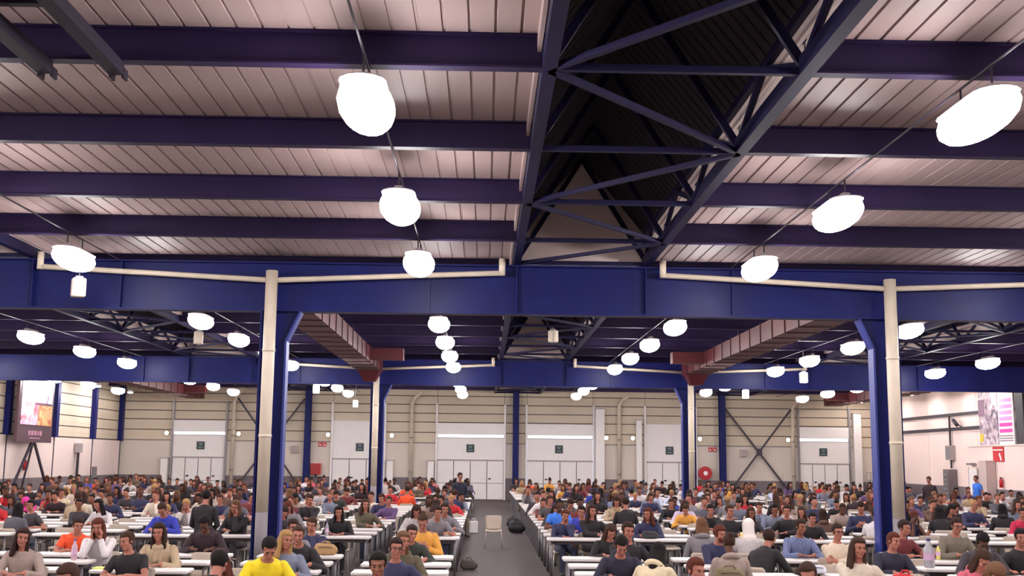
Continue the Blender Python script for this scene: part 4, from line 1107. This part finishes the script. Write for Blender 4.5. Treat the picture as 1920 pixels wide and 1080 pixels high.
# ------------------------------------------------------------------ seated people
MANUAL = '''
-5.74 4 rest 15 long darkbrown light taupe l 0.99|person in taupe cardigan seated behind the crimson bag
-9.11 8 lap 165 long black light slate l 0.96|person in slate jumper turned away, far left beside an empty beige chair
-6.38 7 lean 50 short darkbrown light orange s 0.99|person in bright orange T-shirt leaning sideways beside a water bottle
-5.58 6 face 5 long auburn light white l 1.01|person in white top propping face on both hands, beside the orange T-shirt
-3.38 0 rest -10 short brown light grey s 1.03|person in grey T-shirt at the bottom edge, below the orange T-shirt
-12.1 15 slump 20 hood pink light pink l 1.02|person in magenta hood slumped over a table near the left wall
-11.74 16 reach 60 short brown light cream l 0.99|person in cream coat reaching sideways along a table, left block
-8.69 10 twist 45 short black tan charcoal l 0.97|person in charcoal coat twisting round behind the orange T-shirt
-4.4 4 rest -25 short brown light black s 0.97|person in black T-shirt looking aside, lower left
-4.37 5 rest -5 long darkbrown light sand l 1.0|person in sand-coloured scarf and cardigan behind the black T-shirt
-6.13 8 write -20 short brown light royal l 1.05|person in royal blue jacket bending forward over a white table, left block
-6.35 10 face -5 short blond light palegrey l 1.01|person in pale grey jumper with both hands at chin, left block
-4.31 7 write 0 short black brown blackmaroon l 1.04|person in black jumper with bowed head, just in front of the standing black coat
-2.72 2 rest 5 long auburn light brown l 0.98|person in brown top facing forward at the bottom edge, left of the yellow jacket
-2.63 1 write 170 short black light black l 1.03|person in black turned away at the bottom edge, beside the brown top
-6.05 14 reach 70 short darkbrown light maroon l 1.0|person in dark maroon coat reaching over a table by the left blue column
-6.47 13 rest -10 short brown light navy l 0.99|person in navy jumper behind the standing black coat
-2.52 3 write 35 short black light yellow l 1.04|person in bright yellow jacket with head bent down
-2.5 4 rest 40 wavy blond light greyblue l 0.99|person in grey-blue jumper looking aside behind the yellow jacket
-2.79 6 rest 20 short darkbrown light grey l 1.0|person in mid-grey jumper seated two behind the yellow jacket
-2.67 7 chin -10 short brown light navy l 0.98|person in navy jumper raising a hand to the forehead, behind a tan bag
-2.81 8 rest 0 long black light black l 0.98|person in black top beside a clear bottle, first row behind the cross aisle
-2.56 10 twist 50 long brown light olive l 1.01|person in olive jacket looking aside, left of the aisle tables
-4.13 12 chin 20 short darkbrown light black l 1.03|person in black jacket covering the face with one hand, near the left column
-5.18 20 rest -40 bun brown light palegrey l 0.99|person in pale grey hoodie leaning on a long table, left block
-4.49 18 rest 0 short darkbrown light navy l 1.03|person in navy top with arms on table, beside the pale grey hoodie
-4.39 20 write 20 short darkbrown light maroon l 1.01|person in maroon jumper bending over papers near the second left column
-0.99 1 rest 5 short black tan grey l 1.02|person in grey jumper facing forward at the bottom edge, left of the aisle
-1.02 3 twist 55 short darkbrown light navy l 0.98|person in navy jumper in profile behind the bottom-edge grey jumper
-1.03 4 rest 30 long lightbrown light olive l 0.99|person in olive coat in profile, third up from the bottom left of the aisle
-1.11 6 lean 30 short darkbrown light darkgreen l 1.0|person in dark green coat leaning forward, left of the aisle
-0.95 7 phone 0 bun brown light mustard l 1.03|person in mustard cardigan looking down at a phone
-0.95 8 lean 25 short darkbrown light grey s 1.04|person in grey T-shirt leaning on a table beside the aisle
-1.28 12 write 150 long darkbrown light brown l 0.99|person in brown jumper turned away behind the leaning grey T-shirt
-1.04 13 rest -15 short black light black l 1.01|person in black top beside a green folder at the aisle
-1.18 19 rest -30 short brown light black l 0.99|person in black jacket just in front of the standing suited person
-0.96 18 rest 10 long brown light charcoal l 1.01|person in charcoal jacket beside the standing suited person
-3.09 21 rest 0 short darkbrown light red l 1.01|person in red jumper beside the second left column
-2.68 22 lean 35 short black light royal l 1.01|person in royal blue shirt bending toward the aisle
-2.54 28 rest 0 long blond light red l 1.0|person in red top near the far roller door left of the aisle
-2.62 14 rest 10 short brown light navy l 1.03|person in navy jumper, left of two seated by the second left column
-2.34 13 twist -40 short brown light purple l 0.97|person in purple top turned sideways below the red jumper
1.72 4 write 0 short black light navyblack l 1.02|person in dark navy jacket with bowed head, first right of the aisle
1.95 7 write 15 long brown light black l 0.98|person in black with lowered head behind the bowed dark navy jacket
1.97 5 twist 50 short darkbrown light black l 1.04|person in black looking aside behind the bowed dark navy jacket
1.63 10 rest 10 bun black brown azure s 1.05|person in bright blue T-shirt at the aisle tables
2.11 8 twist 60 long darkbrown light black l 1.02|person in large black coat turned aside, right of the bright blue T-shirt
1.6 13 rest 30 short brown light darkgrey s 1.02|person in dark grey T-shirt resting both arms, right side of the aisle
2.05 18 rest -20 long darkbrown light purple l 1.01|person in purple behind the dark grey T-shirt
1.99 12 write 20 short darkbrown light charcoal l 1.05|person in charcoal shirt with lowered head behind the bright blue T-shirt
1.89 21 rest 40 short darkbrown light palegrey l 1.0|person in pale grey top looking across, right side of the aisle
1.67 29 rest 10 long blond light sand l 1.0|person in sand-coloured top at the far end of the aisle
1.98 28 rest 0 short brown light brown l 1.0|person in brown coat beside the sand-coloured top at the far aisle end
2.12 25 rest -30 long brown light brown l 1.01|person in brown jumper, third from the far aisle end
3.41 30 rest 0 short black light taupe l 1.0|person in taupe top before the far roller door right of the aisle
3.36 24 rest -15 short brown light navy l 0.99|person in navy before the far roller door right of the aisle
3.31 13 phone -10 long darkbrown light sand l 1.02|person in sand-coloured scarf looking down, right block
3.29 18 lap 150 short black light black l 1.0|person in black coat turned away in the middle of the right block
3.83 20 lap -150 long black light black l 1.01|person in black coat turned away, right of another turned-away black coat
1.94 3 write 150 long black light cream l 0.99|person in cream jacket bending down at the bottom edge, right of the aisle
2.0 1 rest 20 short auburn light grey l 0.99|person in grey jumper at the bottom edge below the navy jumper reaching over
3.41 6 reach 45 curly auburn light navy l 0.98|person in navy jumper reaching over an olive bag, right block
3.48 7 lap 175 long lightbrown light grey l 1.0|person in grey jumper seen from behind, beside the white headscarf
4.2 7 lap 160 hijab offwhite light palegrey l 0.99|person in off-white headscarf seen from behind
3.8 5 lean 140 short darkbrown light black l 1.02|person in black jacket turned toward the white headscarf
3.24 8 rest -30 long auburn light navy l 1.0|person in navy jacket behind a black bag, right block
4.97 13 write 0 long darkbrown light lilac l 1.0|person in lilac top looking down, right block
4.89 10 rest 10 short black light black l 1.02|person in black top facing forward beside the lilac top
4.82 8 twist 60 short brown light black l 1.04|person in black jacket turned sideways beside a yellow cup
4.84 14 rest 0 short brown light black l 0.99|person in black coat behind the lilac top
4.83 17 rest 10 short darkbrown light navy l 0.99|person in navy jumper in the middle of the right block
7.31 16 rest -10 long darkbrown light red l 1.01|person in vivid red top in the right block
6.55 12 chin 0 short brown light greyblue l 0.97|person in grey-blue top with hand at mouth, right block
4.99 7 rest 15 short darkbrown tan plaid l 1.01|person in blue plaid shirt beside a white plastic bag
5.25 6 crossed 10 short darkbrown light beige l 0.99|person in beige jacket with folded arms
4.37 3 twist 35 long brown light offwhite l 1.02|person in off-white jumper beside a red bag
5.61 5 rest 15 short auburn light navyblack l 0.97|person in dark navy suit in front of the right blue column
3.06 1 rest 0 short brown light olive l 1.0|person in olive top at the bottom edge below the plaid shirt
8.53 12 rest 0 short darkbrown brown taupe l 0.99|person in taupe shirt behind an orange folder
8.74 11 lean 40 short brown tan paleblue l 0.99|person in pale blue shirt beside the white T-shirt by the right column
7.74 8 lap 150 short darkbrown brown white s 1.01|person in white T-shirt seen from behind by the right column
6.45 8 rest 0 short black light black l 0.95|person in black, seated behind and right of the plaid shirt
7.07 9 lap 170 long darkbrown light brown l 0.95|person in brown jumper seen from behind, behind the beige jacket
6.3 9 twist -60 short darkbrown light black l 1.01|person in black jumper in profile looking left, right block
6.3 10 rest 0 short black tan greyblue l 1.04|person in grey-blue shirt behind the black jumper in profile
6.57 7 reach 50 short darkbrown light maroon s 1.02|person in maroon T-shirt stretching out an arm
7.47 7 rest 10 short darkbrown light olivegrey l 1.05|person in olive-grey jumper beside a large clear bottle
6.84 5 write -20 short black brown charcoal l 1.03|person in charcoal top with bowed head, lower right
7.41 5 twist -30 short black light black l 1.01|person in black coat at the right edge
5.71 3 write 10 long brown light rose l 0.99|person in rose top at the bottom edge, lower right
4.81 1 write 0 long lightbrown light sand l 1.03|person in sand-coloured top at the bottom right corner
11.7 12 rest 20 bun blond light navy l 1.05|person in navy jumper facing forward behind the olive-grey jumper
11.93 11 lap 160 long black light black l 1.0|person in black seen from behind near the right edge
11.76 10 rest -15 short darkbrown light crimson l 0.99|person in crimson top at the right edge
13.14 18 rest 0 short darkbrown light navy l 0.99|person in navy jacket just right of the right column
12.56 16 rest 15 short brown light charcoal l 1.01|person in charcoal fleece second right of the right column
16.07 22 write 10 short auburn light khaki l 1.0|person in khaki parka with bowed head, right block
16.75 21 rest 0 short black light black l 1.0|person in black top near the right wall, left of the white T-shirt
20.75 24 rest -10 short darkbrown light white s 0.96|person in white T-shirt near the right wall
'''.strip().splitlines()
GLASSY = ('mid-grey jumper', 'in profile behind the bottom-edge', 'beige jacket with folded', 'olive-grey jumper')
lab_of = {}
seats = []      # occupied: (x, y)
chairs = []     # (y, x, rz, row, who)
PM = {'rest': ('hunch', 'restR', 'restL'), 'twist': ('twistR', 'twistR', 'twistL')}
for ln in MANUAL:
    a, lab = ln.split('|'); x, ri, pose, face, hair, hc, skin, top, sl, sc = a.split()
    x, ri, face, sc = float(x), int(ri), int(face), float(sc)
    y = ROWS[ri]+.75
    if abs(face) > 100: rz = face
    elif pose in PM:
        rz = face*.35; pose = ('rest0' if int(x*100) % 2 else 'hunch') if abs(face) < 14 and pose == 'rest' else PM[pose][1 if face > 0 else 2]
    else: rz = face*.5
    person(x, y, rz, pose, sl, hair, hc, skin, top, M_JEANS[RNG.integers(4)], sc, lab, 'people seated at the exam tables', y < 34, any(g in lab for g in GLASSY))
    lab_of[(x, y)] = lab.replace(' seated', '')
    seats.append((x, y)); chairs.append((y, x, rz if abs(face) > 100 else rz*.3, ri, lab))
n_manual = NPERS

TOPS = ['black']*14+['navy']*9+['charcoal']*9+['grey']*5+['slate']*4+['brown']*4+['maroon']*3+['taupe']*4+['white']*3+['palegrey']*3+['red']*2+['olive']*3+['greyblue']*3+['sand']*2+['purple']*2+['royal']*1+['blackmaroon']*3+['offwhite']*2+['orange', 'rose', 'mustard', 'paleblue', 'khaki', 'darkgreen']
GARM = {'l': ['jumper', 'jacket', 'top', 'coat'], 's': ['T-shirt']}
COLN = {'charcoal': 'charcoal', 'palegrey': 'pale grey', 'greyblue': 'grey-blue', 'blackmaroon': 'dark maroon', 'offwhite': 'off-white', 'paleblue': 'pale blue', 'darkgreen': 'dark green', 'royal': 'royal blue', 'sand': 'sand-coloured'}
PH = {'rest0': 'facing forward', 'hunch': 'hunched forward', 'restR': 'looking aside', 'restL': 'looking aside', 'write': 'head bowed', 'lean': 'leaning forward', 'face': 'hands on face', 'chin': 'hand on chin', 'twistR': 'turned aside', 'twistL': 'turned aside', 'crossed': 'arms folded', 'phone': 'looking down', 'lap': 'turned away'}
FP = ['rest0', 'hunch', 'hunch', 'restR', 'restL', 'write', 'write', 'lean', 'face', 'chin', 'twistR', 'twistL', 'crossed', 'phone', 'lap']
cand = []
for (y, ri, side, n, x) in tabs:
    for q, dx in enumerate((-.3, .3)):
        px = x+dx; py = y+.75
        near_seat = n*2+(q if side == 'right' else 1-q)
        cand.append((py, px, ri, side, near_seat))
far_people = []; far_chairs = []
for (py, px, ri, side, ns) in cand:
    if any(abs(px-sx) < .52 and abs(py-sy) < .4 for sx, sy in seats): continue
    if abs(px-COLX[1]) < .5 and 42.5 < py < 44: continue
    p = .0 if ri < 4 else .06 if ri < 8 else .36 if ri < 14 else .46 if ri < 24 else .5
    if RNG.random() < p:
        pose = FP[RNG.integers(len(FP))]; sl = 's' if RNG.random() < .15 else 'l'; top = TOPS[RNG.integers(len(TOPS))]
        hair = ['short', 'short', 'short', 'long', 'long', 'bun', 'wavy'][RNG.integers(7)]
        hc = ['black', 'black', 'black', 'black', 'darkbrown', 'darkbrown', 'darkbrown', 'darkbrown', 'brown', 'brown', 'brown', 'auburn', 'lightbrown', 'blond'][RNG.integers(14)]
        skin = ['light', 'light', 'light', 'tan', 'brown'][RNG.integers(5)]
        rz = float(RNG.normal(0, 10)) + (180 if pose == 'lap' else 0); sc = float(RNG.uniform(.95, 1.06))
        lg = M_JEANS[RNG.integers(4)]; x = px+float(RNG.normal(0, .04)); g = GARM[sl][RNG.integers(len(GARM[sl]))]
        seats.append((px, py))
        if NPERS < 296:
            person(x, py, rz, pose, sl, hair, hc, skin, top, lg, sc, f'person in {COLN.get(top, top)} {g}, {PH[pose]}, {ordinal(ri+1)} row {side} of aisle, {ordinal(ns+1)} seat', 'people seated at the exam tables', py < 26)
        else: far_people.append((x, py, rz, pose, sl, hair, hc, skin, top, lg, sc))
        chairs.append((py, x, rz if pose == 'lap' else rz*.3, ri, None, side, ns))
    elif (ri < 8 and RNG.random() < .35) or (8 <= ri < 16 and RNG.random() < .4):
        chairs.append((py-.05, px, float(RNG.normal(0, 8)), ri, None, side, ns))
# ------------------------------------------------------------------ standing people
person(-.78, 36.6, 20, 'standclasp', 'l', 'short', 'darkbrown', 'light', 'navyblack', M_JEANS[0], 1.03, 'person in dark suit standing beside the aisle with hands clasped', 'people standing in the hall', True)
person(-4.9, 20.45, 172, 'standclasp', 'l', 'short', 'black', 'light', 'black', M_JEANS[1], .93, 'person in long black coat standing with back turned, left of the column', 'people standing in the hall', True)
person(16.2, 41.6, -50, 'standside', 'l', 'short', 'darkbrown', 'light', 'blackmaroon', M_JEANS[1], 1.02, 'person in dark maroon jumper standing near the right wall', 'people standing in the hall', True)
person(19.5, 45.2, -75, 'standside', 's', 'short', 'brown', 'light', 'azure', M_JEANS[0], 1.03, 'person in bright blue shirt standing by the white doorway at right', 'people standing in the hall', True)
# ------------------------------------------------------------------ chairs
chairs.sort(key=lambda c: c[0])
extra = [(.26, 29.4, 0, 'beige plastic chair standing alone in the middle of the aisle'), (-4.6, 20.35, 150, 'empty beige chair at the foot of the left blue column')]
for x, y, rz, lab in extra: chair(x, y, rz, lab, True)
nc = 0
for c in chairs:
    y, x, rz, ri, who = c[:5]
    if nc < 296:
        if who: lab = 'beige chair under the ' + who
        else: lab = f'beige plastic chair in the {ordinal(ri+1)} row {c[5]} of the aisle, {ordinal(c[6]+1)} seat'
        w = lab.replace(',', '').split()
        if who and len(w) > 16: lab = lab.split(',')[0]
        if who and len(lab.split()) > 16:
            for cut in (' behind ', ' beside ', ' at the ', ' near ', ' before ', ' of '):
                if cut in lab: lab = lab.rsplit(cut, 1)[0]; break
            lab = ' '.join(lab.split()[:16])
        chair(x, y+.02, rz, lab, y < 27); nc += 1
    else: far_chairs.append((x, y+.02, rz))

# ------------------------------------------------------------------ what is past three hundred of a kind, far back
def joined(name, items, label, cat):
    V = []; F = []; MI = []; mats = []; mi = {}
    for me, M, ml in items:
        co = np.empty(len(me.vertices)*3); me.vertices.foreach_get('co', co); co = co.reshape(-1, 3)
        A = np.array(M); off = sum(len(v) for v in V)
        V.append(co @ A[:3, :3].T + A[:3, 3])
        ids = []
        for m in ml:
            if m.name not in mi: mi[m.name] = len(mats); mats.append(m)
            ids.append(mi[m.name])
        for p in me.polygons:
            F.append(tuple(i+off for i in p.vertices)); MI.append(ids[p.material_index])
    if not V: return
    me = bpy.data.meshes.new(name); me.from_pydata(np.concatenate(V).tolist(), [], F)
    for m in mats: me.materials.append(m)
    me.polygons.foreach_set('material_index', MI); me.polygons.foreach_set('use_smooth', [name == 'seated_crowd']*len(F)); me.update()
    tag(put(name, me), label, cat, kind='stuff')
joined('distant_tables', [(ME_TFAR, Matrix.Translation((x, y, 0)), [M_TABLE, M_LEG]) for x, y in far_tables], 'far rows of white tables at the back of the hall', 'tables')
joined('distant_chairs', [(ME_CFAR, Matrix.Translation((x, y, 0)) @ Matrix.Rotation(math.radians(r), 4, 'Z'), [M_CHAIR, M_CHLEG]) for x, y, r in far_chairs], 'far rows of beige chairs at the back of the hall', 'chairs')
it = []
for (x, y, rz, pose, sl, hair, hc, skin, top, lg, sc) in far_people:
    me, H = far_set(pose, sl, .028, .7)
    M = Matrix.Translation((x, y, 0)) @ Matrix.Rotation(math.radians(rz), 4, 'Z') @ Matrix.Scale(sc, 4)
    it.append((me, M, [SKIN[skin], CLOTH[top], lg, M_SHOE])); it.append((HAIRLO[hair], M @ H, [HAIRC[hc]]))
joined('seated_crowd', it, 'crowd of seated people in the farthest rows before the far doors', 'people')
_pp = sorted(seats)
for _a in range(len(_pp)):
    for _b in range(_a+1, len(_pp)):
        if abs(_pp[_a][0]-_pp[_b][0]) < .45 and abs(_pp[_a][1]-_pp[_b][1]) < .4: print('CLOSE', _pp[_a], _pp[_b])
print('COUNTS people', NPERS, 'far', len(far_people), 'tables', len(tabs), 'chairs', len(chairs), 'tris', sum(len(m.loops)-2*len(m.polygons) for m in bpy.data.meshes))

# ================================================================== THINGS ON TABLES AND FLOOR
def bag(x, y, z, w, h, d, col, label, rz=0, name='bag', strap=True):
    t = tag(empty(name, (x, y, z), math.radians(rz)), label, 'bag')
    P = Prims()
    P.cone((-w*.32, 0, h*.38), (w*.32, 0, h*.38), h*.36, h*.36, 0, 14, flat=(0, 1, 0), fk=1.0)
    P.cone((-w*.3, 0, h*.62), (w*.28, 0, h*.58), h*.3, h*.26, 0, 12)
    P.cone((-w*.34, -d*.2, h*.22), (w*.34, -d*.2, h*.22), h*.2, h*.2, 0, 10)
    P.v = [(a, b, max(c, 0)) for a, b, c in P.v]
    me = solid(P, .016, 3, .6, 'bag_body'); me.materials.append(col); put('bag_body', me, t)
    if strap: MB().tube([(-w*.2, 0, h*.8), (-w*.12, 0, h*1.0), (w*.12, 0, h*1.0), (w*.2, 0, h*.8)], .011, 8).build('handle', col, t)
    MB().tube([(-w*.3, -d*.05-h*.3, h*.6), (0, -d*.05-h*.34, h*.64), (w*.3, -d*.05-h*.3, h*.6)], .005, 6).build('zip', M_DARK, t)
C = CLOTH
bag(-6.05, 15.43, .74, .34, .2, .2, mat('crimson_nylon', (190, 26, 62), .5), 'crimson bag lying on a table at the lower left')
bag(-2.4, 17.82, .74, .36, .2, .2, mat('tan_canvas', (164, 128, 84), .7), 'tan canvas bag on a table before the navy jumper with raised hand')
bag(3.02, 14.22, .74, .4, .21, .2, mat('olive_canvas', (112, 96, 70), .7), 'olive canvas bag on a table, right block')
bag(4.75, 13.02, .74, .26, .28, .18, mat('red_nylon', (190, 24, 34), .5), 'red bag standing on a table beside the off-white jumper')
bag(3.2, 22.22, .74, .34, .17, .2, mat('black_nylon', (30, 27, 32), .6), 'black bag on a table before the navy jacket, right block', strap=False)
bag(1.02, 35.4, 0, .36, .42, .26, mat('black_nylon', (30, 27, 32), .6), 'dark backpack on the floor at the right edge of the aisle', name='backpack')
bag(1.0, 38.2, 0, .34, .4, .26, mat('charcoal_nylon', (50, 46, 52), .6), 'charcoal backpack on the aisle floor, farther than the dark one', name='backpack')
bag(-.28, 23.6, 0, .3, .24, .2, mat('olive_nylon', (74, 66, 58), .6), 'olive handbag on the floor at the left edge of the aisle', name='handbag')
bag(4.42, 15.45, .74, .34, .15, .2, mat('white_plastic_film', (206, 204, 214), .3), 'crumpled white plastic bag on the table of the plaid shirt', strap=False)
for k, (x, y) in enumerate(((-3.25, 23.1), (-3.05, 19.3), (2.3, 22.95), (-1.0, 28.3), (3.0, 18.4))):
    bag(x, y, 0, .34, .4, .26, mat('black_nylon', (30, 27, 32), .6) if k % 2 else mat('charcoal_nylon', (50, 46, 52), .6), ('charcoal backpack under a table left of the aisle behind the cross aisle', 'black backpack on the cross aisle floor, left block', 'charcoal backpack under the large black coat, right block', 'black backpack under an aisle table, left block middle', 'charcoal backpack on the cross aisle floor, right block')[k], 20*k, 'backpack')
def bottle(x, y, h, r, col, label):
    t = tag(empty('bottle', (x, y, .74)), label, 'bottle')
    MB().tube([(0, 0, 0), (0, 0, .012), (0, 0, h*.62), (0, 0, h*.78), (0, 0, h*.9)], [r*.9, r, r, r*.5, r*.36], 14).build('bottle_body', col, t)
    MB().tube([(0, 0, h*.9), (0, 0, h)], r*.42, 12).build('cap', mat('bottle_cap', (90, 80, 130), .4), t)
    MB().tube([(0, 0, h*.25), (0, 0, h*.5)], r*1.02, 14, caps=False).build('label_band', mat('bottle_label', (196, 160, 190), .5), t)
bottle(-5.78, 16.62, .3, .042, mat('pink_pet', (214, 176, 196), .15, trans=.4), 'tall pinkish water bottle beside the orange T-shirt')
bottle(6.42, 16.62, .42, .075, mat('clear_pet', (200, 196, 206), .12, trans=.5), 'large clear water bottle beside the olive-grey jumper')
bottle(-2.98, 22.2, .28, .036, mat('clear_pet', (200, 196, 206), .12, trans=.5), 'clear water bottle before the black top, left block')
bottle(2.25, 25.85, .26, .036, mat('clear_pet', (200, 196, 206), .12, trans=.5), 'small clear bottle on a table near the aisle, right block')
bottle(7.1, 18.0, .24, .034, mat('juice', (206, 190, 110), .2), 'small yellowish bottle on a table by the right column')
t = tag(empty('paper_cup', (4.98, 22.2, .74)), 'yellow paper cup on a table, right block', 'cup')
MB().tube([(0, 0, 0), (0, 0, .13)], [.032, .045], 14).build('cup_body', mat('yellow_cup', (224, 206, 120), .5), t); MB().tube([(0, 0, .13), (0, 0, .138)], .048, 14).build('cup_rim', M_SIGNWHITE, t)
def sheets(x, y, w, d, n, rgb, label, rz=0, name='paper_stack'):
    t = tag(empty(name, (x, y, .7405), math.radians(rz)), label, 'papers')
    m = mat('paper_%d_%d_%d' % rgb, rgb, .8)
    for k in range(n):
        MB().box(-w/2+.01*((k*7) % 3-1), w/2+.01*((k*5) % 3-1), -d/2, d/2, k*.004, k*.004+.0035).build('sheet', m, t)
sheets(-4.95, 15.42, .26, .2, 4, (226, 226, 110), 'yellow papers on the table of the black T-shirt')
sheets(5.05, 22.12, .24, .2, 5, (236, 150, 40), 'orange folder on a table beside the yellow cup')
sheets(5.35, 22.1, .26, .18, 3, (190, 226, 110), 'lime green sheet on a table, right block')
sheets(8.4, 24.6, .26, .2, 5, (226, 92, 56), 'orange-red folder on the table of the taupe shirt')
sheets(-.72, 26.9, .24, .2, 8, (60, 180, 96), 'bright green folder on an aisle table, left block')
sheets(-.75, 25.75, .3, .22, 5, (214, 214, 130), 'pale yellow papers on an aisle table, left block')
t = tag(empty('paper_bag', (-.3, 35.6, 0)), 'small white paper bag on the floor at the left edge of the aisle', 'bag')
MB().slab(.26, .16, 0, .34, .02, .006).build('bag_body', M_SIGNWHITE, t)
for s in (-1, 1): MB().tube([(-.06, s*.04, .34), (-.04, s*.04, .42), (.04, s*.04, .42), (.06, s*.04, .34)], .006, 6).build('handle', M_SIGNWHITE, t)
# sheets of exam paper in front of people on the nearer rows
k = 0
for (sx, sy) in seats[:90]:
    if sy < 30 and RNG.random() < .4:
        side = 'left' if sx < .4 else 'right'
        ri = min(range(len(ROWS)), key=lambda i: abs(ROWS[i]+.75-sy))
        k += 1
        tag(MB().box(-.105, .105, -.14, .14, 0, .003).build('paper_sheet', M_SIGNWHITE, None, (sx+.12, sy-.52, .7405), (0, 0, float(RNG.normal(0, .2)))), 'white paper sheet before the ' + ' '.join(lab_of[(sx, sy)].split(',')[0].split()[:11]), 'paper', 'paper sheets on the tables')

bpy.data.scenes.remove(WORKSHOP)
